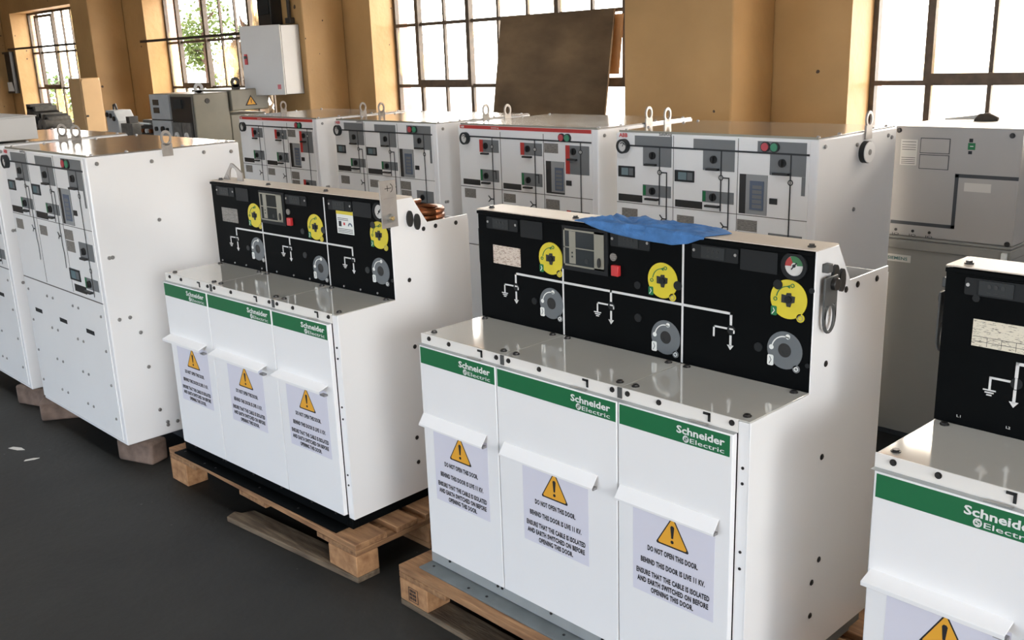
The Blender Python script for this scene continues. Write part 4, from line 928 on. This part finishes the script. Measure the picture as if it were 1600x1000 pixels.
for (yy, hh, mt) in ((0.06, 0.085, 'unitgrey'), (0.42, 0.10, 'machine')):
    mb = MB(); z0 = 1.555 if yy < 0.3 else 1.57
    mb.ring((yy + 0.05, z0 + hh - 0.04), 0.018, 0.045, 0.74, 0.75, mt, 'x', 18); mb.box(0.74, 0.75, yy + 0.01, yy + 0.09, z0 - 0.01, z0 + hh - 0.06, mt); mb.build('lifting_tab', t)
mb = MB(); xx = 0.8305
mb.prism([(0.50, 1.425), (0.62, 1.425), (0.56, 1.515)], xx, xx + 0.002, 'ink', axis='x'); mb.prism([(0.517, 1.433), (0.603, 1.433), (0.56, 1.50)], xx + 0.002, xx + 0.003, 'orange', axis='x'); mb.box(xx + 0.003, xx + 0.004, 0.557, 0.563, 1.445, 1.48, 'ink'); mb.build('warning_triangle', hs2)
mb = MB(); mb.ring((0.15, 1.49), 0.0, 0.022, 0.80, 0.806, 'machine', 'x', 16); mb.build('badge', hs)
# beige locker
k = thing('beige_locker', 'narrow beige locker with rounded door standing in front of the far pillar', 'locker', (-9.47, 2.6, 0))
mb = MB(); mb.box(0, 0.34, 0, 0.235, 0, 1.695, 'beige'); bd = mb.build('case', k, bevel=0.012, seg=3)
mb = MB(); mb.prism([(0.012, 0.05), (0.012, 1.66), (0.03, 1.69), (0.205, 1.69), (0.228, 1.66), (0.228, 0.05)], 0.3402, 0.356, 'beige', axis='x'); mb.build('door', k, bevel=0.004)
mb = MB(); mb.ring((0.0, 0.0), 0.0, 0.012, 0.356, 0.375, 'bolt', 'x', 12); o = mb.build('handle', k); o.location = (0, 0.03, 1.28)
# workbench and parts on it
w = thing('workbench', 'dark steel workbench along the far wall carrying machine parts', 'workbench', (-11.6, 2.30, 0))
mb = MB(); mb.box(0, 1.85, 0.0, 0.7, 1.06, 1.10, 'machine2'); mb.build('top', w, bevel=0.004)
for (xx, yy) in ((0.04, 0.04), (1.75, 0.04), (0.04, 0.62), (1.75, 0.62)):
    mb = MB(); mb.box(xx, xx + 0.06, yy, yy + 0.06, 0, 1.0595, 'machine2'); mb.build('leg', w)
w2 = thing('workbench', 'dark steel bench carrying the small grey switch and contactors', 'workbench', (-9.05, 2.40, 0))
mb = MB(); mb.box(0, 1.95, 0.0, 0.6, 1.06, 1.10, 'machine2'); mb.build('top', w2, bevel=0.004)
for (xx, yy) in ((0.04, 0.04), (1.85, 0.04), (0.04, 0.5), (1.85, 0.5)):
    mb = MB(); mb.box(xx, xx + 0.06, yy, yy + 0.06, 0, 1.0595, 'machine2'); mb.build('leg', w2)
def machine_blob(name, label, x, y, z, sx, sy, sz, seed, n, mts):
    rnd = random.Random(seed); mb = MB()
    mb.box(-sx / 2, sx / 2, -sy / 2, sy / 2, 0, sz * 0.3, mts[0])
    for i in range(n):
        cx = rnd.uniform(-sx * 0.4, sx * 0.4); cz = rnd.uniform(sz * 0.2, sz * 0.8); r = rnd.uniform(0.15, 0.28) * min(sx, sz); cz = max(cz, r + 0.01)
        if rnd.random() < 0.6: mb.cyl((cx, cz), r, -sy / 2 - rnd.uniform(0.02, 0.10), sy * 0.3, rnd.choice(mts), 'y', 14)
        else: mb.box(cx - r, cx + r * 0.8, -sy / 2 - 0.02, sy * 0.3, cz - r * 0.6, min(sz, cz + r), rnd.choice(mts))
    o = mb.build(name, bevel=0.004); o.location = (x, y, z); return tag(o, label, 'machine')
machine_blob('gear_motor', 'black motor-like machine on the bench below the farthest window', -10.35, 2.62, 1.1015, 0.34, 0.3, 0.31, 3, 12, ('machine', 'machine', 'machine2'))
machine_blob('gearbox', 'worn grey gearbox on the bench beside the beige locker', -9.93, 2.60, 1.1005, 0.42, 0.3, 0.22, 5, 10, ('machine2', 'machine2', 'machine'))
s = thing('small_switch', 'small pale grey switch with sloping back and black knobs on the bench', 'switch', (-8.58, 2.62, 1.1005))
mb = MB(); mb.prism([(0, 0), (0.30, 0), (0.30, 0.14), (0.21, 0.25), (0, 0.25)], 0, 0.2, 'unitgrey'); mb.build('case', s, bevel=0.008)
for (xx, zz) in ((0.05, 0.205), (0.14, 0.195), (0.22, 0.165)):
    mb = MB(); mb.cyl((xx, zz), 0.026, -0.015, 0, 'blackpl', n=16); mb.build('knob', s)
mb = MB(); mb.tube([(0.0, 0.1, 0.25), (0.0, 0.1, 0.30), (0.05, 0.1, 0.31), (0.08, 0.1, 0.25)], 0.012, 'machine', 8); mb.build('handle', s)
mb = MB(); mb.box(0, 0.28, 0, 0.2, 0, 0.12, 'machine2'); mb.box(0.1, 0.18, 0.02, 0.12, 0.1205, 0.19, 'machine'); o = mb.build('relay_box', bevel=0.004); o.location = (-8.22, 2.62, 1.1005); tag(o, 'brown-grey relay box on the bench beside the small pale switch', 'box')
for i, (xx, lab) in enumerate(((-7.86, 'contactor with pale bars on the bench, nearer the small pale switch'), (-7.42, 'contactor with pale bars on the bench, beside the olive-grey switchgear'))):
    ct = thing('contactor', lab, 'contactor', (xx, 2.62, 1.1005), 0, 'contactors on the bench')
    mb = MB(); mb.box(0, 0.34, 0.06, 0.26, 0, 0.10, 'machine'); mb.box(0.02, 0.32, 0.08, 0.24, 0.1, 0.16, 'machine2'); mb.box(0.2, 0.28, 0.1, 0.2, 0.16, 0.22, 'machine'); mb.build('body', ct, bevel=0.004)
    mb = MB(); mb.box(0.02, 0.26, 0.04, 0.06, 0.118, 0.132, 'letter'); mb.build('bar', ct)
    for q in range(3):
        mb = MB(); mb.cyl((0.08 + 0.09 * q, 0.05), 0.022, 0.03, 0.06, 'copper' if q != 1 else 'dial', 'y', 14); mb.build('terminal', ct)

# ------------------------------------------------------------------ outside: trees seen through the panes
def tree(name, label, x, y, h, crown, seed, leafm, n, size, droop=False):
    t = thing(name, label, 'tree', (x, y, -0.16)); rnd = random.Random(seed)
    mb = MB(); mb.tube([(0, 0, 0), (0.05, 0.02, h * 0.4), (-0.04, 0.05, h * 0.75), (0.02, 0, h)], [0.12, 0.10, 0.07, 0.04], 'bark', 10)
    tips = []
    for i in range(9):
        a = rnd.uniform(0, 2 * PI); z = rnd.uniform(0.3, 0.85) * h; L = crown * rnd.uniform(0.6, 1.0)
        e = (L * math.cos(a), L * math.sin(a) * 0.8, z + L * rnd.uniform(0.1, 0.5) * (-1 if droop else 1)); mb.tube([(0, 0, z), (e[0] * 0.5, e[1] * 0.5, z + (e[2] - z) * 0.4), e], [0.04, 0.025, 0.008], 'bark', 6)
        for q in range(5): f = 0.3 + 0.7 * q / 4; tips.append((e[0] * f, e[1] * f, z + (e[2] - z) * f))
    mb.build('trunk', t)
    lf = MB(); vs = []; fs = []
    for i in range(n):
        c = rnd.choice(tips); p = Vector((c[0] + rnd.gauss(0, 0.16), c[1] + rnd.gauss(0, 0.16), c[2] + rnd.gauss(0, 0.14)))
        d = Vector((rnd.gauss(0, 1), rnd.gauss(0, 1), rnd.gauss(0, 0.6) - (2 if droop else 0.3))).normalized(); s = d.cross(Vector((rnd.gauss(0, 1), rnd.gauss(0, 1), rnd.gauss(0, 1)))).normalized()
        L = size * rnd.uniform(0.7, 1.3) * (3 if droop else 1); wd = size * 0.33
        o = len(vs); vs += [tuple(p - d * L / 2), tuple(p + s * wd), tuple(p + d * L / 2), tuple(p - s * wd)]; fs.append((o, o + 1, o + 2, o + 3))
    lf.add(vs, fs, leafm); o = lf.build('foliage', t, smooth=False)
    return t
tree('tree', 'green leafy tree outside, seen through the window behind the old switchgear', -15.0, 7.3, 3.2, 0.9, 11, 'leaf', 1500, 0.10)
tree('palm', 'dry brown drooping palm outside, beside the top of the wall enclosure', -12.8, 7.0, 3.3, 0.75, 21, 'dryleaf', 1600, 0.11, droop=True)
tree('shrub', 'pale green shrub outside the farthest window', -22.3, 7.2, 1.8, 0.8, 31, 'leaf', 700, 0.12)

# ------------------------------------------------------------------ scraps on the floor
for (x, y, a, s, lab) in ((-2.62, -0.52, 0.4, 0.05, 'larger pale paint flake on the floor before the tall white switchgear'), (-2.42, -0.52, 1.2, 0.035, 'smaller pale flake on the floor nearest the corner brick')):
    mb = MB(); mb.prism([(-s, -s * 0.25), (s * 0.3, -s * 0.3), (s, 0.0), (s * 0.2, s * 0.3), (-s * 0.8, s * 0.2)], 0.0, 0.002, 'plate', axis='z'); o = mb.build('paint_flake'); o.location = (x, y, 0.0003); o.rotation_euler = (0, 0, a); tag(o, lab, 'scrap')

# ------------------------------------------------------------------ light
wd = bpy.data.worlds.new('sky'); SC.world = wd; wd.use_nodes = True; nt = wd.node_tree
bg = nt.nodes['Background']
tc = nt.nodes.new('ShaderNodeTexCoord'); sp = nt.nodes.new('ShaderNodeSeparateXYZ'); rp = nt.nodes.new('ShaderNodeValToRGB'); mr = nt.nodes.new('ShaderNodeMapRange')
nt.links.new(tc.outputs['Generated'], sp.inputs[0]); nt.links.new(sp.outputs['Y'], mr.inputs['Value'])
mr.inputs['From Min'].default_value = -1; mr.inputs['From Max'].default_value = 1
rp.color_ramp.elements[0].position = 0.1; rp.color_ramp.elements[0].color = (0.69, 0.83, 1.0, 1)
rp.color_ramp.elements[1].position = 0.75; rp.color_ramp.elements[1].color = (1.0, 0.95, 0.87, 1)
nt.links.new(mr.outputs['Result'], rp.inputs['Fac']); nt.links.new(rp.outputs['Color'], bg.inputs['Color'])
ms = nt.nodes.new('ShaderNodeMapRange'); nt.links.new(sp.outputs['Y'], ms.inputs['Value']); nt.links.new(ms.outputs['Result'], bg.inputs['Strength'])
ms.inputs['From Min'].default_value = 0.0; ms.inputs['From Max'].default_value = 0.8; ms.inputs['To Min'].default_value = 4.3; ms.inputs['To Max'].default_value = 13.0
sl = bpy.data.lights.new('hazy_sun', 'SUN'); sl.energy = 0.5; sl.angle = math.radians(13); sl.color = (1.0, 0.985, 0.965)
so = bpy.data.objects.new('hazy_sun', sl); COL.objects.link(so)
so.rotation_euler = Vector((-math.cos(math.radians(20)) * math.cos(math.radians(10)), math.sin(math.radians(20)) * math.cos(math.radians(10)), -math.sin(math.radians(10)))).to_track_quat('-Z', 'Y').to_euler()
def portal(name, loc, rot, sx, sy):
    l = bpy.data.lights.new(name, 'AREA'); l.shape = 'RECTANGLE'; l.size = sx; l.size_y = sy; l.cycles.is_portal = True
    o = bpy.data.objects.new(name, l); COL.objects.link(o); o.location = loc; o.rotation_euler = rot
for (a, b) in WX: portal('window_portal', ((a + b) / 2, YO + 0.02, (ZS + ZH) / 2), (-PI / 2, 0, 0), b - a, ZH - ZS)
portal('doorway_portal', (X1 + 0.32, (DR[0] + DR[1]) / 2, DR[2] / 2), (PI / 2, 0, PI / 2), DR[1] - DR[0], DR[2])
for a, b in SK: portal('fill_gap_portal', ((X0 + X1) / 2, (a + b) / 2, ZC + 0.16), (0, 0, 0), X1 - X0, b - a)
for d in DF: portal('front_fill_portal', ((d[0] + d[1]) / 2, Y0 - 0.32, DFZ / 2), (PI / 2, 0, 0), d[1] - d[0], DFZ)

SC.view_settings.view_transform = 'Standard'; SC.view_settings.look = 'None'; SC.view_settings.gamma = 1.0; SC.view_settings.use_curve_mapping = False
SC.view_settings.exposure = 0.5
SC.cycles.use_denoising = True
SC.cycles.max_bounces = 10; SC.cycles.diffuse_bounces = 5; SC.cycles.transparent_max_bounces = 12
SC.cycles.sample_clamp_indirect = 8.0
